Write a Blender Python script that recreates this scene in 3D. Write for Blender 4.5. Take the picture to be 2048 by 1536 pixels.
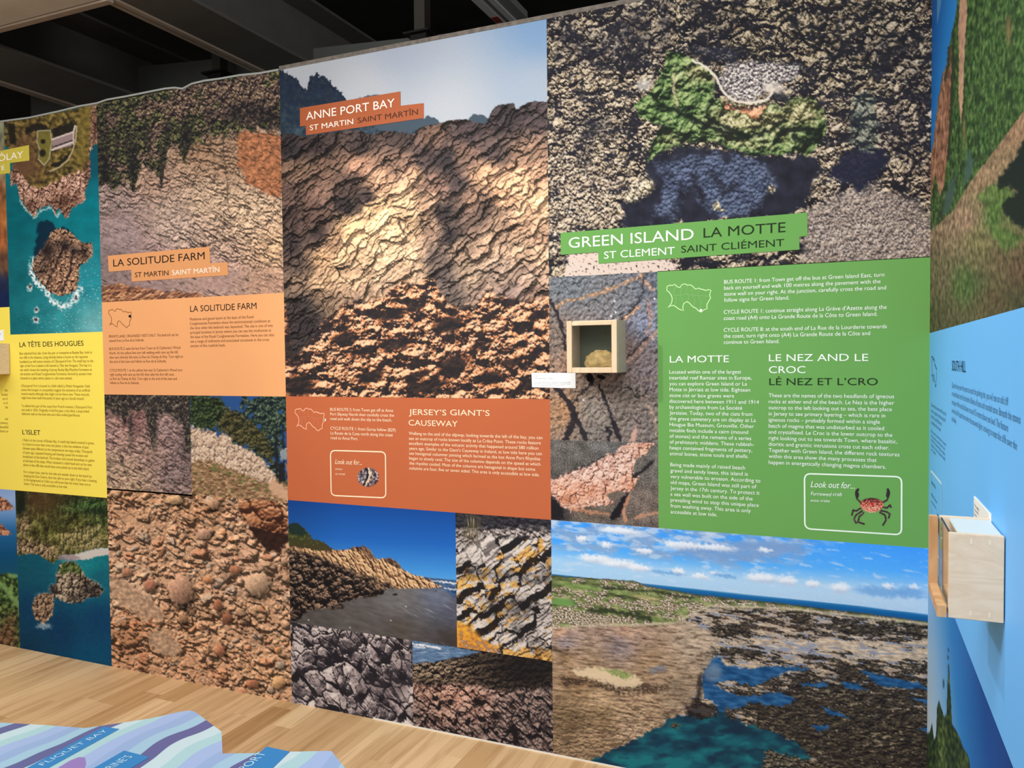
import bpy, bmesh, math, random
import numpy as np
from mathutils import Vector, Matrix

for o in list(bpy.data.objects): bpy.data.objects.remove(o, do_unlink=True)
S = bpy.context.scene
COL = S.collection

# ---------------------------------------------------------------- camera, world, lamps, exposure
cam = bpy.data.cameras.new('camera'); cam_o = bpy.data.objects.new('camera', cam); COL.objects.link(cam_o)
cam.sensor_width = 36.0; cam.lens = 1581.4/2048*36.0; cam.clip_start = .05
cam_o.matrix_world = Matrix(((0.91884184, -0.00316859, 0.39461326, 0.0), (0.39448427, 0.03417145, -0.9182671, -3.01374447), (-0.0105749, 0.99941096, 0.03264812, 1.63834034), (0, 0, 0, 1)))
S.camera = cam_o
W = bpy.data.worlds.new('gallery_ambient'); S.world = W; W.use_nodes = True
W.node_tree.nodes['Background'].inputs[0].default_value = (1, .97, .93, 1); W.node_tree.nodes['Background'].inputs[1].default_value = .10
S.view_settings.view_transform = 'Standard'; S.view_settings.look = 'None'; S.view_settings.gamma = 1; S.view_settings.use_curve_mapping = False
S.view_settings.exposure = -.24

def lamp_spot(name, loc, aim, watts, cone=100, blend=.6, size=.03, col=(1, .98, .95)):
    l = bpy.data.lights.new(name, 'SPOT'); l.energy = watts; l.spot_size = math.radians(cone); l.spot_blend = blend; l.shadow_soft_size = size; l.color = col
    o = bpy.data.objects.new(name, l); COL.objects.link(o); o.location = loc
    o.rotation_euler = (Vector(aim)-Vector(loc)).to_track_quat('-Z', 'Y').to_euler(); return o
def lamp_area(name, loc, aim, watts, sx, sy, col=(.985, .99, 1)):
    l = bpy.data.lights.new(name, 'AREA'); l.shape = 'RECTANGLE'; l.size = sx; l.size_y = sy; l.energy = watts; l.color = col
    o = bpy.data.objects.new(name, l); COL.objects.link(o); o.location = loc
    o.rotation_euler = (Vector(aim)-Vector(loc)).to_track_quat('-Z', 'Y').to_euler(); return o
# track spotlights of the gallery (behind and above the viewpoint) and added soft area fill for the hall
lamp_spot('track_spot', (-3.0, -2.15, 3.35), (-.75, 0, 1.3), 280, 68, 1., .025)
lamp_spot('track_spot', (-3.12, -2.15, 3.35), (-3.75, 0, 1.4), 70, 80, 1., .025)
lamp_spot('track_spot', (-1.5, -1.45, 3.35), (.24, -1.3, 1.1), 84, 60, .8, .02)
lamp_area('hall_fill', (-1.9, -4.2, 3.3), (-2.0, 0, 1.2), 56, 6.0, 1.6)
lamp_area('hall_fill', (0., -2.5, 3.3), (-1.2, 0, 1.3), 48, .9, .6)  # unseen area light added to brighten the display box's right side
lamp_area('hall_fill', (-1.0, -5.6, 2.2), (-1.6, 0, 1.2), 45, 5.0, 2.4)
lamp_area('hall_fill', (-2.9, -3.0, 3.9), (-2.9, -2.2, 0), 190, 6.0, 1.2)  # unseen overhead area light added to brighten the floor

lamp_area('roof_fill', (-4.6, -3.4, 2.9), (-4.6, -.2, 3.6), 9, 1.5, .5)  # unseen area light aimed up, added to brighten the cream girder

# ---------------------------------------------------------------- helpers
def lin(c): return tuple((v/255/12.92) if v/255 <= .04045 else ((v/255+.055)/1.055)**2.4 for v in c)
ALB = .86
def mat(name, rgb, rough=.6, spec=.12, grain=0., gscale=60., metal=0., gain=ALB):
    m = bpy.data.materials.new(name); m.use_nodes = True; nt = m.node_tree; b = nt.nodes['Principled BSDF']
    c = tuple(v*gain for v in lin(rgb))
    b.inputs['Roughness'].default_value = rough; b.inputs['Specular IOR Level'].default_value = spec; b.inputs['Metallic'].default_value = metal
    n = nt.nodes.new('ShaderNodeTexNoise'); n.inputs['Scale'].default_value = gscale; n.inputs['Detail'].default_value = 4
    tc = nt.nodes.new('ShaderNodeTexCoord'); nt.links.new(tc.outputs['Object'], n.inputs['Vector'])
    r = nt.nodes.new('ShaderNodeMapRange'); r.inputs['From Min'].default_value = .3; r.inputs['From Max'].default_value = .7; r.inputs['To Min'].default_value = 1-grain; r.inputs['To Max'].default_value = 1+grain
    nt.links.new(n.outputs['Fac'], r.inputs['Value'])
    mx = nt.nodes.new('ShaderNodeMix'); mx.data_type = 'RGBA'; mx.blend_type = 'MULTIPLY'; mx.inputs['Factor'].default_value = 1
    mx.inputs['A'].default_value = (*c, 1); nt.links.new(r.outputs['Result'], mx.inputs['B']); nt.links.new(mx.outputs['Result'], b.inputs['Base Color'])
    return m
def wood(name, base, dark, scale=(1, 14, 14), rough=.5, dist=3.):
    m = mat(name, base, rough, .3); nt = m.node_tree; b = nt.nodes['Principled BSDF']
    tc = nt.nodes.new('ShaderNodeTexCoord'); mp = nt.nodes.new('ShaderNodeMapping'); mp.inputs['Scale'].default_value = scale
    n = nt.nodes.new('ShaderNodeTexNoise'); n.inputs['Scale'].default_value = 3; n.inputs['Detail'].default_value = 6; n.inputs['Distortion'].default_value = dist
    cr = nt.nodes.new('ShaderNodeValToRGB'); cr.color_ramp.elements[0].position = .35; cr.color_ramp.elements[1].position = .65
    cr.color_ramp.elements[0].color = (*[v*ALB for v in lin(dark)], 1); cr.color_ramp.elements[1].color = (*[v*ALB for v in lin(base)], 1)
    nt.links.new(tc.outputs['Object'], mp.inputs['Vector']); nt.links.new(mp.outputs['Vector'], n.inputs['Vector']); nt.links.new(n.outputs['Fac'], cr.inputs['Fac']); nt.links.new(cr.outputs['Color'], b.inputs['Base Color'])
    return m
def print_mat(name, grain=.035):
    """satin vinyl: the picture colours stored on the mesh, broken up by a fine procedural print grain"""
    m = bpy.data.materials.new(name); m.use_nodes = True; nt = m.node_tree; b = nt.nodes['Principled BSDF']
    b.inputs['Roughness'].default_value = .6; b.inputs['Specular IOR Level'].default_value = .08
    a = nt.nodes.new('ShaderNodeAttribute'); a.attribute_name = 'picture'
    g = nt.nodes.new('ShaderNodeNewGeometry'); n = nt.nodes.new('ShaderNodeTexNoise'); n.inputs['Scale'].default_value = 260; n.inputs['Detail'].default_value = 3
    nt.links.new(g.outputs['Position'], n.inputs['Vector'])
    r = nt.nodes.new('ShaderNodeMapRange'); r.inputs['From Min'].default_value = .3; r.inputs['From Max'].default_value = .7; r.inputs['To Min'].default_value = ALB*(1-grain); r.inputs['To Max'].default_value = ALB*(1+grain)
    nt.links.new(n.outputs['Fac'], r.inputs['Value'])
    mx = nt.nodes.new('ShaderNodeMix'); mx.data_type = 'RGBA'; mx.blend_type = 'MULTIPLY'; mx.inputs['Factor'].default_value = 1
    nt.links.new(a.outputs['Color'], mx.inputs['A']); nt.links.new(r.outputs['Result'], mx.inputs['B']); nt.links.new(mx.outputs['Result'], b.inputs['Base Color'])
    return m

def mesh_obj(name, verts, faces, m=None, parent=None, smooth=False):
    me = bpy.data.meshes.new(name); me.from_pydata([tuple(map(float, v)) for v in verts], [], faces); me.validate(); me.update()
    o = bpy.data.objects.new(name, me); COL.objects.link(o)
    if m: me.materials.append(m)
    if smooth: me.polygons.foreach_set('use_smooth', [True]*len(me.polygons))
    if parent: o.parent = parent; o.matrix_parent_inverse = parent.matrix_world.inverted()
    return o
def empty(name, loc):
    o = bpy.data.objects.new(name, None); COL.objects.link(o); o.location = loc; o.empty_display_size = .1
    o.matrix_world = Matrix.Translation(loc); return o
def tag(o, label=None, cat=None, group=None, kind=None):
    if label: o['label'] = label
    if cat: o['category'] = cat
    if group: o['group'] = group
    if kind: o['kind'] = kind
    return o
def boxes(*bs):
    V, F = [], []
    for (x0, y0, z0, x1, y1, z1) in bs:
        n = len(V)
        V += [(x0, y0, z0), (x1, y0, z0), (x1, y1, z0), (x0, y1, z0), (x0, y0, z1), (x1, y0, z1), (x1, y1, z1), (x0, y1, z1)]
        F += [tuple(n+i for i in f) for f in ((0, 3, 2, 1), (4, 5, 6, 7), (0, 1, 5, 4), (1, 2, 6, 5), (2, 3, 7, 6), (3, 0, 4, 7))]
    return V, F
def box_obj(name, m, parent, *bs, bevel=0.):
    o = mesh_obj(name, *boxes(*bs), m, parent)
    if bevel:
        b = bmesh.new(); b.from_mesh(o.data); bmesh.ops.bevel(b, geom=b.edges[:], offset=bevel, segments=2, affect='EDGES', clamp_overlap=True); b.to_mesh(o.data); b.free()
    return o
def prism(name, m, parent, pts, d, bottom=True):
    """closed solid: planar outline pts (Vectors) pushed along d"""
    n = len(pts); V = [Vector(p) for p in pts]+[Vector(p)+Vector(d) for p in pts]
    F = [tuple(range(n)), tuple(range(2*n-1, n-1, -1))]+[(i, i+n, (i+1) % n+n, (i+1) % n) for i in range(n)]
    o = mesh_obj(name, V, F, m, parent)
    b = bmesh.new(); b.from_mesh(o.data); bmesh.ops.recalc_face_normals(b, faces=b.faces[:]); b.to_mesh(o.data); b.free(); return o

# ---------------------------------------------------------------- measurement camera (same numbers as the scene camera)
CAM_F = 1581.4
CAM_POS = np.array([0.0, -3.01374447, 1.63834034])
CAM_R = np.array([0.91884184, 0.39448427, -0.0105749])
CAM_U = np.array([-0.00316859, 0.03417145, 0.99941096])
CAM_W = np.array([-0.39461326, 0.9182671, -0.03264812])
XC = 0.2434                       # inner corner: face of the right-hand wall

def ray(x, y):
    return (x-1024)/CAM_F*CAM_R + (768-y)/CAM_F*CAM_U + CAM_W
def on_wall(x, y, Y=0.0):
    d = ray(x, y); return CAM_POS + d*(Y-CAM_POS[1])/d[1]
def on_side(x, y, X=XC):
    d = ray(x, y); return CAM_POS + d*(X-CAM_POS[0])/d[0]
def on_level(x, y, Z=0.0):
    d = ray(x, y); return CAM_POS + d*(Z-CAM_POS[2])/d[2]
def measure(X, Y, Z):
    """wall metres -> the picture units (1/2048 frame widths) the prints were measured in"""
    a, b, c = X-CAM_POS[0], Y-CAM_POS[1], Z-CAM_POS[2]
    w = a*CAM_W[0]+b*CAM_W[1]+c*CAM_W[2]
    return (1024+CAM_F*(a*CAM_R[0]+b*CAM_R[1]+c*CAM_R[2])/w,
            768-CAM_F*(a*CAM_U[0]+b*CAM_U[1]+c*CAM_U[2])/w)

# ---------------------------------------------------------------- procedural picture toolkit
def hsh(ix, iy, seed=0):
    h = (ix.astype(np.int64)*374761393 + iy.astype(np.int64)*668265263 + seed*974634211) & 0xffffffff
    h = ((h ^ (h >> 13))*1274126177) & 0xffffffff
    h = h ^ (h >> 16)
    h = (h*2246822519) & 0xffffffff
    h = h ^ (h >> 13)
    return h/4294967295.0
def noise(x, y, seed=0):
    ix = np.floor(x); iy = np.floor(y); fx = x-ix; fy = y-iy
    ux = fx*fx*fx*(fx*(fx*6-15)+10); uy = fy*fy*fy*(fy*(fy*6-15)+10)
    def g(ox, oy):
        a = hsh(ix+ox, iy+oy, seed)*6.2831853
        return np.cos(a)*(fx-ox)+np.sin(a)*(fy-oy)
    a = g(0, 0); b = g(1, 0); c = g(0, 1); d = g(1, 1)
    return (a+(b-a)*ux+(c-a)*uy+(a-b-c+d)*ux*uy)*1.5
def fbm(x, y, o=4, seed=0, gain=.5):
    t = 0; a = 1; n = 0
    for k in range(o):
        t = t+a*noise(x*2**k+k*17.3, y*2**k-k*9.1, seed+k); n += a; a *= gain
    return t/n*1.3
def ridge(x, y, o=4, seed=0, gain=.55):
    t = 0; a = 1; n = 0
    for k in range(o):
        t = t+a*(1-np.abs(noise(x*2**k+k*7.7, y*2**k+k*3.3, seed+k))*1.6); n += a; a *= gain
    return t/n
def worley(x, y, seed=0, jit=.95):
    ix = np.floor(x); iy = np.floor(y)
    f1 = np.full(x.shape, 9.); f2 = f1.copy(); ide = np.zeros(x.shape); dx = ide.copy(); dy = ide.copy()
    for oy in (-1, 0, 1):
        for ox in (-1, 0, 1):
            cx = ix+ox; cy = iy+oy
            px = cx+.5+(hsh(cx, cy, seed)-.5)*jit; py = cy+.5+(hsh(cx, cy, seed+1)-.5)*jit
            ddx = x-px; ddy = y-py; d = ddx*ddx+ddy*ddy
            m = d < f1
            f2 = np.where(m, f1, np.minimum(f2, d))
            f1 = np.where(m, d, f1); dx = np.where(m, ddx, dx); dy = np.where(m, ddy, dy)
            ide = np.where(m, hsh(cx, cy, seed+2), ide)
    return np.sqrt(f1), np.sqrt(f2), ide, dx, dy
def sm(a, b, t):
    t = np.clip((t-a)/(b-a), 0, 1); return t*t*(3-2*t)
def rotated(x, y, deg):
    c, s = math.cos(math.radians(deg)), math.sin(math.radians(deg)); return x*c+y*s, -x*s+y*c
def facets(x, y, s, seed, deg=0, asp=1., dome=.5, step=.5, tilt=1., warp=.25, crack=.12):
    """height field of broken stone: tilted blocks about s units across, stretched asp times along deg"""
    u, v = rotated(x, y, deg); u = u/(s*asp); v = v/s
    wx = fbm(u*1.7, v*1.7, 3, seed+50); wy = fbm(u*1.7+31, v*1.7, 3, seed+60)
    f1, f2, i, dx, dy = worley(u+wx*warp*.5, v+wy*warp*.5, seed)
    e = f2-f1
    a = np.mod(i*7.13, 1)-.5; b = np.mod(i*13.7, 1)-.5
    h = i*step+(a*dx+b*dy)*2*tilt+dome*(1-f1*f1*1.4)-.5*(1-sm(0, crack, e))
    return h*s*.5, i, e
def slabs(x, y, s, L, seed, deg=0, warp=.8, saw=.9, step=1., tilt=1.2, joint=.3):
    """height field of bedded rock: ledges s thick dipping along deg, broken into blocks about L long"""
    u, v = rotated(x, y, deg)
    vv = v/s+fbm(u/(L*1.8), v/(s*4), 4, seed+40)*warp+fbm(u/(L*.4), v/(s*1.2), 3, seed+44)*.16; k = np.floor(vv); f = vv-k
    uu = u/L*(.7+.8*hsh(k, k*0+3, seed+5))+hsh(k, k*0, seed)*17+fbm(u/L*1.3, v/s*.6, 4, seed+41)*.5; j = np.floor(uu); g = uu-j
    a = hsh(j, k, seed+1); b = hsh(j, k, seed+2); c = hsh(j, k, seed+3)
    on = sm(.25, .5, hsh(j, k, seed+4))
    h = saw*f*(.3+.7*on)+a*step+(b-.5)*(g-.5)*tilt+(c-.5)*(f-.5)*.8-joint*(1-sm(0, .07, np.minimum(g, 1-g)))*on
    return h*s, a, c
def shade(h, d, lx, ly, el=35., sh=14., soft=1.5, dark=1.):
    """light a height field (rows run downwards, spacing d) from direction lx,ly with cast shade up to sh long"""
    gy, gx = np.gradient(h, d)
    n = math.hypot(lx, ly); lx /= n; ly /= n
    ce, se = math.cos(math.radians(el)), math.sin(math.radians(el))
    lam = np.clip((-gx*lx*ce-gy*ly*ce+se)/np.sqrt(1+gx*gx+gy*gy), 0, 1)
    occ = np.zeros(h.shape); H, W = h.shape
    yy = np.arange(H); xx = np.arange(W)
    k = d
    while k < sh:
        iy = np.clip(np.round(yy+ly*k/d).astype(int), 0, H-1); ix = np.clip(np.round(xx+lx*k/d).astype(int), 0, W-1)
        occ = np.maximum(occ, np.clip((h[np.ix_(iy, ix)]-k*math.tan(math.radians(el))-h)/soft, 0, 1))
        k = k*1.25+d
    return lam*(1-occ*dark), occ
def ramp(t, *stops):
    xs = [s[0] for s in stops]; t = np.clip(t, xs[0], xs[-1])
    return np.stack([np.interp(t, xs, [s[1][c] for s in stops]) for c in range(3)], -1)
def mix(a, b, m):
    return a+(np.asarray(b, float)-a)*np.asarray(m)[..., None]
def sdist(x, y, pts):
    """signed distance to a polygon, positive inside"""
    d = np.full(x.shape, 1e9); ins = np.zeros(x.shape, bool); n = len(pts)
    for i in range(n):
        (ax, ay), (bx, by) = pts[i], pts[(i+1) % n]
        ex, ey = bx-ax, by-ay; L = ex*ex+ey*ey+1e-9
        t = np.clip(((x-ax)*ex+(y-ay)*ey)/L, 0, 1)
        d = np.minimum(d, (x-ax-t*ex)**2+(y-ay-t*ey)**2)
        if ay != by:
            ins ^= ((ay > y) != (by > y)) & (x < (bx-ax)*(y-ay)/(by-ay)+ax)
    return np.where(ins, 1, -1)*np.sqrt(d)
def poly(x, y, pts, soft=1.5, rough=0., rs=12., seed=5, o=4):
    if rough:
        x0, y0 = x, y
        x = x0+fbm(x0/rs, y0/rs, o, seed)*rough; y = y0+fbm(x0/rs+40, y0/rs, o, seed+9)*rough
    return sm(-soft, soft, sdist(x, y, pts))
def line(x, y, pts, w=1.5, soft=1., rough=0., rs=10., seed=3):
    if rough:
        x0, y0 = x, y
        x = x0+fbm(x0/rs, y0/rs, 4, seed)*rough; y = y0+fbm(x0/rs+40, y0/rs, 4, seed+9)*rough
    d = np.full(x.shape, 1e9)
    for (ax, ay), (bx, by) in zip(pts[:-1], pts[1:]):
        ex, ey = bx-ax, by-ay; L = ex*ex+ey*ey+1e-9
        t = np.clip(((x-ax)*ex+(y-ay)*ey)/L, 0, 1)
        d = np.minimum(d, (x-ax-t*ex)**2+(y-ay-t*ey)**2)
    return 1-sm(w-soft, w+soft, np.sqrt(d))
def blob(x, y, cx, cy, rx, ry=None, deg=0, hard=.5):
    u, v = rotated(x-cx, y-cy, deg); r = np.sqrt((u/rx)**2+(v/(ry or rx))**2)
    return 1-sm(hard, 1.3-.3*hard, r)
def below(x, y, pts, soft=1.5, rough=0., rs=14., seed=8):
    """mask of everything under a skyline given left to right"""
    yy = np.interp(x, [p[0] for p in pts], [p[1] for p in pts])
    if rough: yy = yy+fbm(x/rs, y/rs*.6, 5, seed)*rough
    return sm(-soft, soft, y-yy)
def tone(x, y, spots, base=1.):
    t = np.full(x.shape, base)
    for cx, cy, rx, ry, a in spots: t = t+a*np.exp(-((x-cx)/rx)**2-((y-cy)/ry)**2)
    return t
def field(x, y, pts, p=2.5):
    """smooth colour field through (x, y, rgb) samples"""
    num = np.zeros(x.shape+(3,)); den = np.zeros(x.shape)
    for cx, cy, c in pts:
        w = 1/(((x-cx)**2+(y-cy)**2)+30.)**(p/2); num += w[..., None]*np.asarray(c, float); den += w
    return num/den[..., None]

# ---------------------------------------------------------------- the printed pictures (x, y in measured picture units, d = grid spacing)
def pic_crag(x, y, d):
    # sky
    c = field(x, y, [(600, 150, (170, 173, 178)), (800, 90, (160, 168, 182)), (1080, 50, (122, 152, 186)), (1080, 190, (162, 173, 187)), (900, 220, (180, 184, 190)), (720, 190, (180, 183, 188))])
    # wooded hill
    hill = below(x, y, [(690, 205), (735, 191), (750, 187), (764, 193), (790, 206), (810, 222), (846, 236), (855, 232), (870, 236), (885, 248), (930, 246), (945, 231), (960, 229), (978, 236), (1000, 260)], 1.2, 5, 9)
    c = mix(c, (66, 80, 92), hill)
    tree = below(x, y, [(556, 139), (566, 140), (585, 152), (597, 160), (606, 176), (614, 178), (620, 153), (632, 149), (652, 155), (668, 172), (684, 186), (694, 203), (720, 235), (760, 262)], 1, 9, 7)
    n = fbm(x/14, y/14, 4, 3)
    c = mix(c, ramp(n*.5+(y-160)/160, (-.3, (24, 33, 52)), (.5, (36, 50, 66)), (1, (74, 92, 100))), tree)
    c = mix(c, (58, 68, 60), tree*sm(.1, .5, fbm(x/9, y/9, 4, 31))*.5)
    # rock: broad light and dark of the crag, then blocks and cracks along the dip
    low_ = field(x+fbm(x/24, y/24, 3, 77)*9, y+fbm(x/24, y/24, 3, 78)*9, [(580, 300, (46, 40, 41)), (640, 290, (58, 48, 46)), (720, 285, (62, 52, 50)), (800, 280, (70, 58, 54)), (860, 268, (100, 78, 66)), (940, 265, (66, 56, 56)), (1010, 238, (58, 50, 51)), (1070, 230, (66, 57, 57)),
        (590, 340, (112, 88, 72)), (650, 335, (106, 82, 68)), (720, 330, (156, 118, 96)), (790, 330, (122, 95, 80)), (850, 320, (70, 58, 56)), (890, 322, (50, 44, 45)), (930, 310, (112, 88, 76)), (990, 306, (80, 67, 64)), (1060, 312, (134, 106, 88)),
        (580, 390, (84, 66, 58)), (640, 382, (112, 86, 74)), (700, 372, (78, 62, 56)), (760, 362, (172, 134, 106)), (820, 350, (176, 138, 110)), (870, 372, (124, 96, 82)), (912, 370, (64, 54, 53)), (970, 350, (176, 136, 106)), (1040, 350, (198, 154, 120)), (1085, 362, (180, 140, 112)),
        (580, 440, (68, 54, 50)), (630, 430, (88, 68, 60)), (690, 412, (50, 43, 43)), (730, 398, (60, 50, 48)), (750, 415, (232, 188, 140)), (810, 400, (226, 184, 142)), (860, 402, (170, 136, 110)), (890, 425, (54, 47, 47)), (945, 405, (128, 100, 82)), (1010, 388, (206, 160, 124)), (1080, 400, (222, 176, 136)), (965, 420, (90, 74, 66)),
        (580, 490, (56, 47, 46)), (640, 470, (58, 48, 46)), (665, 480, (150, 118, 92)), (700, 455, (236, 190, 140)), (760, 450, (230, 188, 144)), (820, 450, (208, 170, 132)), (865, 460, (146, 118, 98)), (896, 470, (52, 46, 47)), (950, 440, (104, 84, 74)), (1000, 450, (156, 126, 104)), (1050, 440, (200, 158, 126)), (1090, 470, (184, 146, 118)),
        (590, 530, (84, 70, 62)), (650, 512, (192, 152, 114)), (700, 500, (220, 178, 138)), (760, 500, (214, 178, 140)), (820, 510, (196, 162, 130)), (872, 515, (92, 78, 71)), (920, 500, (146, 120, 100)), (980, 490, (178, 146, 120)), (1040, 492, (176, 144, 118)), (1090, 520, (198, 162, 132)),
        (590, 570, (112, 92, 76)), (650, 560, (168, 136, 106)), (710, 550, (188, 154, 122)), (770, 550, (198, 166, 134)), (830, 545, (176, 146, 118)), (882, 550, (76, 66, 63)), (940, 545, (156, 132, 110)), (1000, 540, (156, 132, 114)), (1060, 550, (156, 130, 112)),
        (600, 615, (54, 48, 47)), (660, 602, (120, 98, 80)), (720, 590, (156, 128, 104)), (780, 575, (156, 128, 106)), (900, 590, (94, 82, 76)), (960, 590, (134, 112, 98)), (1020, 592, (122, 103, 94)), (1080, 600, (132, 107, 92)), (585, 680, (48, 43, 43)), (620, 650, (52, 46, 46))], 3.6)
    xw = x+fbm(x/50, y/50, 3, 79)*8; yw = y+fbm(x/50, y/50, 3, 80)*8
    h1, i1, c1 = slabs(xw, yw, 30, 66, 11, -38, 1., .8, .7, 1.); h2, i2, c2 = slabs(xw, yw, 12.5, 26, 21, -39, .9, .8, .8, 1.2); h3, i3, c3 = slabs(x, y, 6, 11, 31, -36, .8, .7, .8, 1.2)
    h = h1*.42+h2*.5+h3*.42+fbm(x/7, y/7, 4, 41)*1.3
    s, occ = shade(h, d, -.45, -.9, 46, 12, 2.8, .62)
    lt = sm(70, 190, low_.mean(-1))
    top_ = 1-sm(300, 350, y)
    low_ = low_*(1-.16*sm(150, 230, low_.mean(-1)))[..., None]
    rock = low_*np.clip(.24+.16*lt+(1.08-.2*lt)*s+(i2-.5)*.26+(i3-.5)*.18+(i1-.5)*.2, .2, 1.5)[..., None]
    # weed on the lower rocks
    weed = below(x, y, [(556, 610), (572, 612), (590, 722), (612, 690), (640, 655), (681, 615), (720, 600), (770, 590), (800, 570), (840, 560), (870, 562), (886, 598), (910, 620), (950, 612), (974, 582), (1010, 596), (1050, 600), (1104, 590)], 7, 14, 22)
    g1 = fbm(x/30, y/24, 4, 15)*22
    g2, j2, _ = facets(x, y, 9, 25, -30, 1.7, .6, .6, .8, .6)
    g3, j3, _ = facets(x, y, 4, 26, -40, 1.8, .6, .7, .8, .6)
    sw, oc2 = shade(g1+g2*.7+g3*.9+fbm(x/4, y/4, 3, 51)*1.4, d, -.35, -.9, 34, 26, 2)
    dark = 0
    for bx, by, rx, ry in [(783, 629, 30, 12), (828, 615, 20, 9), (689, 677, 24, 15), (793, 688, 30, 13), (896, 650, 32, 17), (906, 728, 32, 17), (742, 752, 26, 12), (855, 772, 44, 13), (979, 756, 24, 15), (597, 772, 30, 24), (1024, 724, 24, 8), (600, 640, 30, 40), (580, 700, 14, 30), (840, 748, 24, 8), (1060, 770, 22, 9), (720, 705, 22, 8), (960, 690, 20, 8)]:
        dark = np.maximum(dark, blob(x+fbm(x/12, y/12, 3, 61)*9, y+fbm(x/12, y/12, 3, 62)*7, bx, by, rx*1.2, ry*1.2, -14, .5))
    vw = (sw*1.05+.05+(j3-.5)*.2)*(1-.82*dark)
    wc = ramp(vw, (0, (40, 37, 39)), (.2, (64, 50, 46)), (.42, (122, 80, 60)), (.62, (178, 112, 74)), (.82, (214, 150, 104)), (1, (240, 196, 156)))
    bare = sm(.25, .55, fbm(x/26, y/20, 3, 71))*(1-sm(700, 760, y))
    wc = mix(wc, ramp(vw, (0, (42, 38, 40)), (.3, (96, 78, 70)), (.6, (182, 142, 116)), (1, (232, 196, 160))), bare*.75)
    rock = mix(rock, wc, weed)
    m = below(x, y, [(556, 268), (588, 268), (613, 273), (640, 268), (665, 265), (703, 261), (722, 262), (739, 269), (774, 261), (796, 264), (823, 269), (845, 253), (878, 247), (905, 240), (933, 239), (970, 249), (984, 222), (989, 214), (1004, 209), (1028, 205), (1032, 218), (1053, 207), (1069, 202), (1094, 205), (1110, 206)], .8, 3, 10)
    return mix(c, rock, m)

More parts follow.
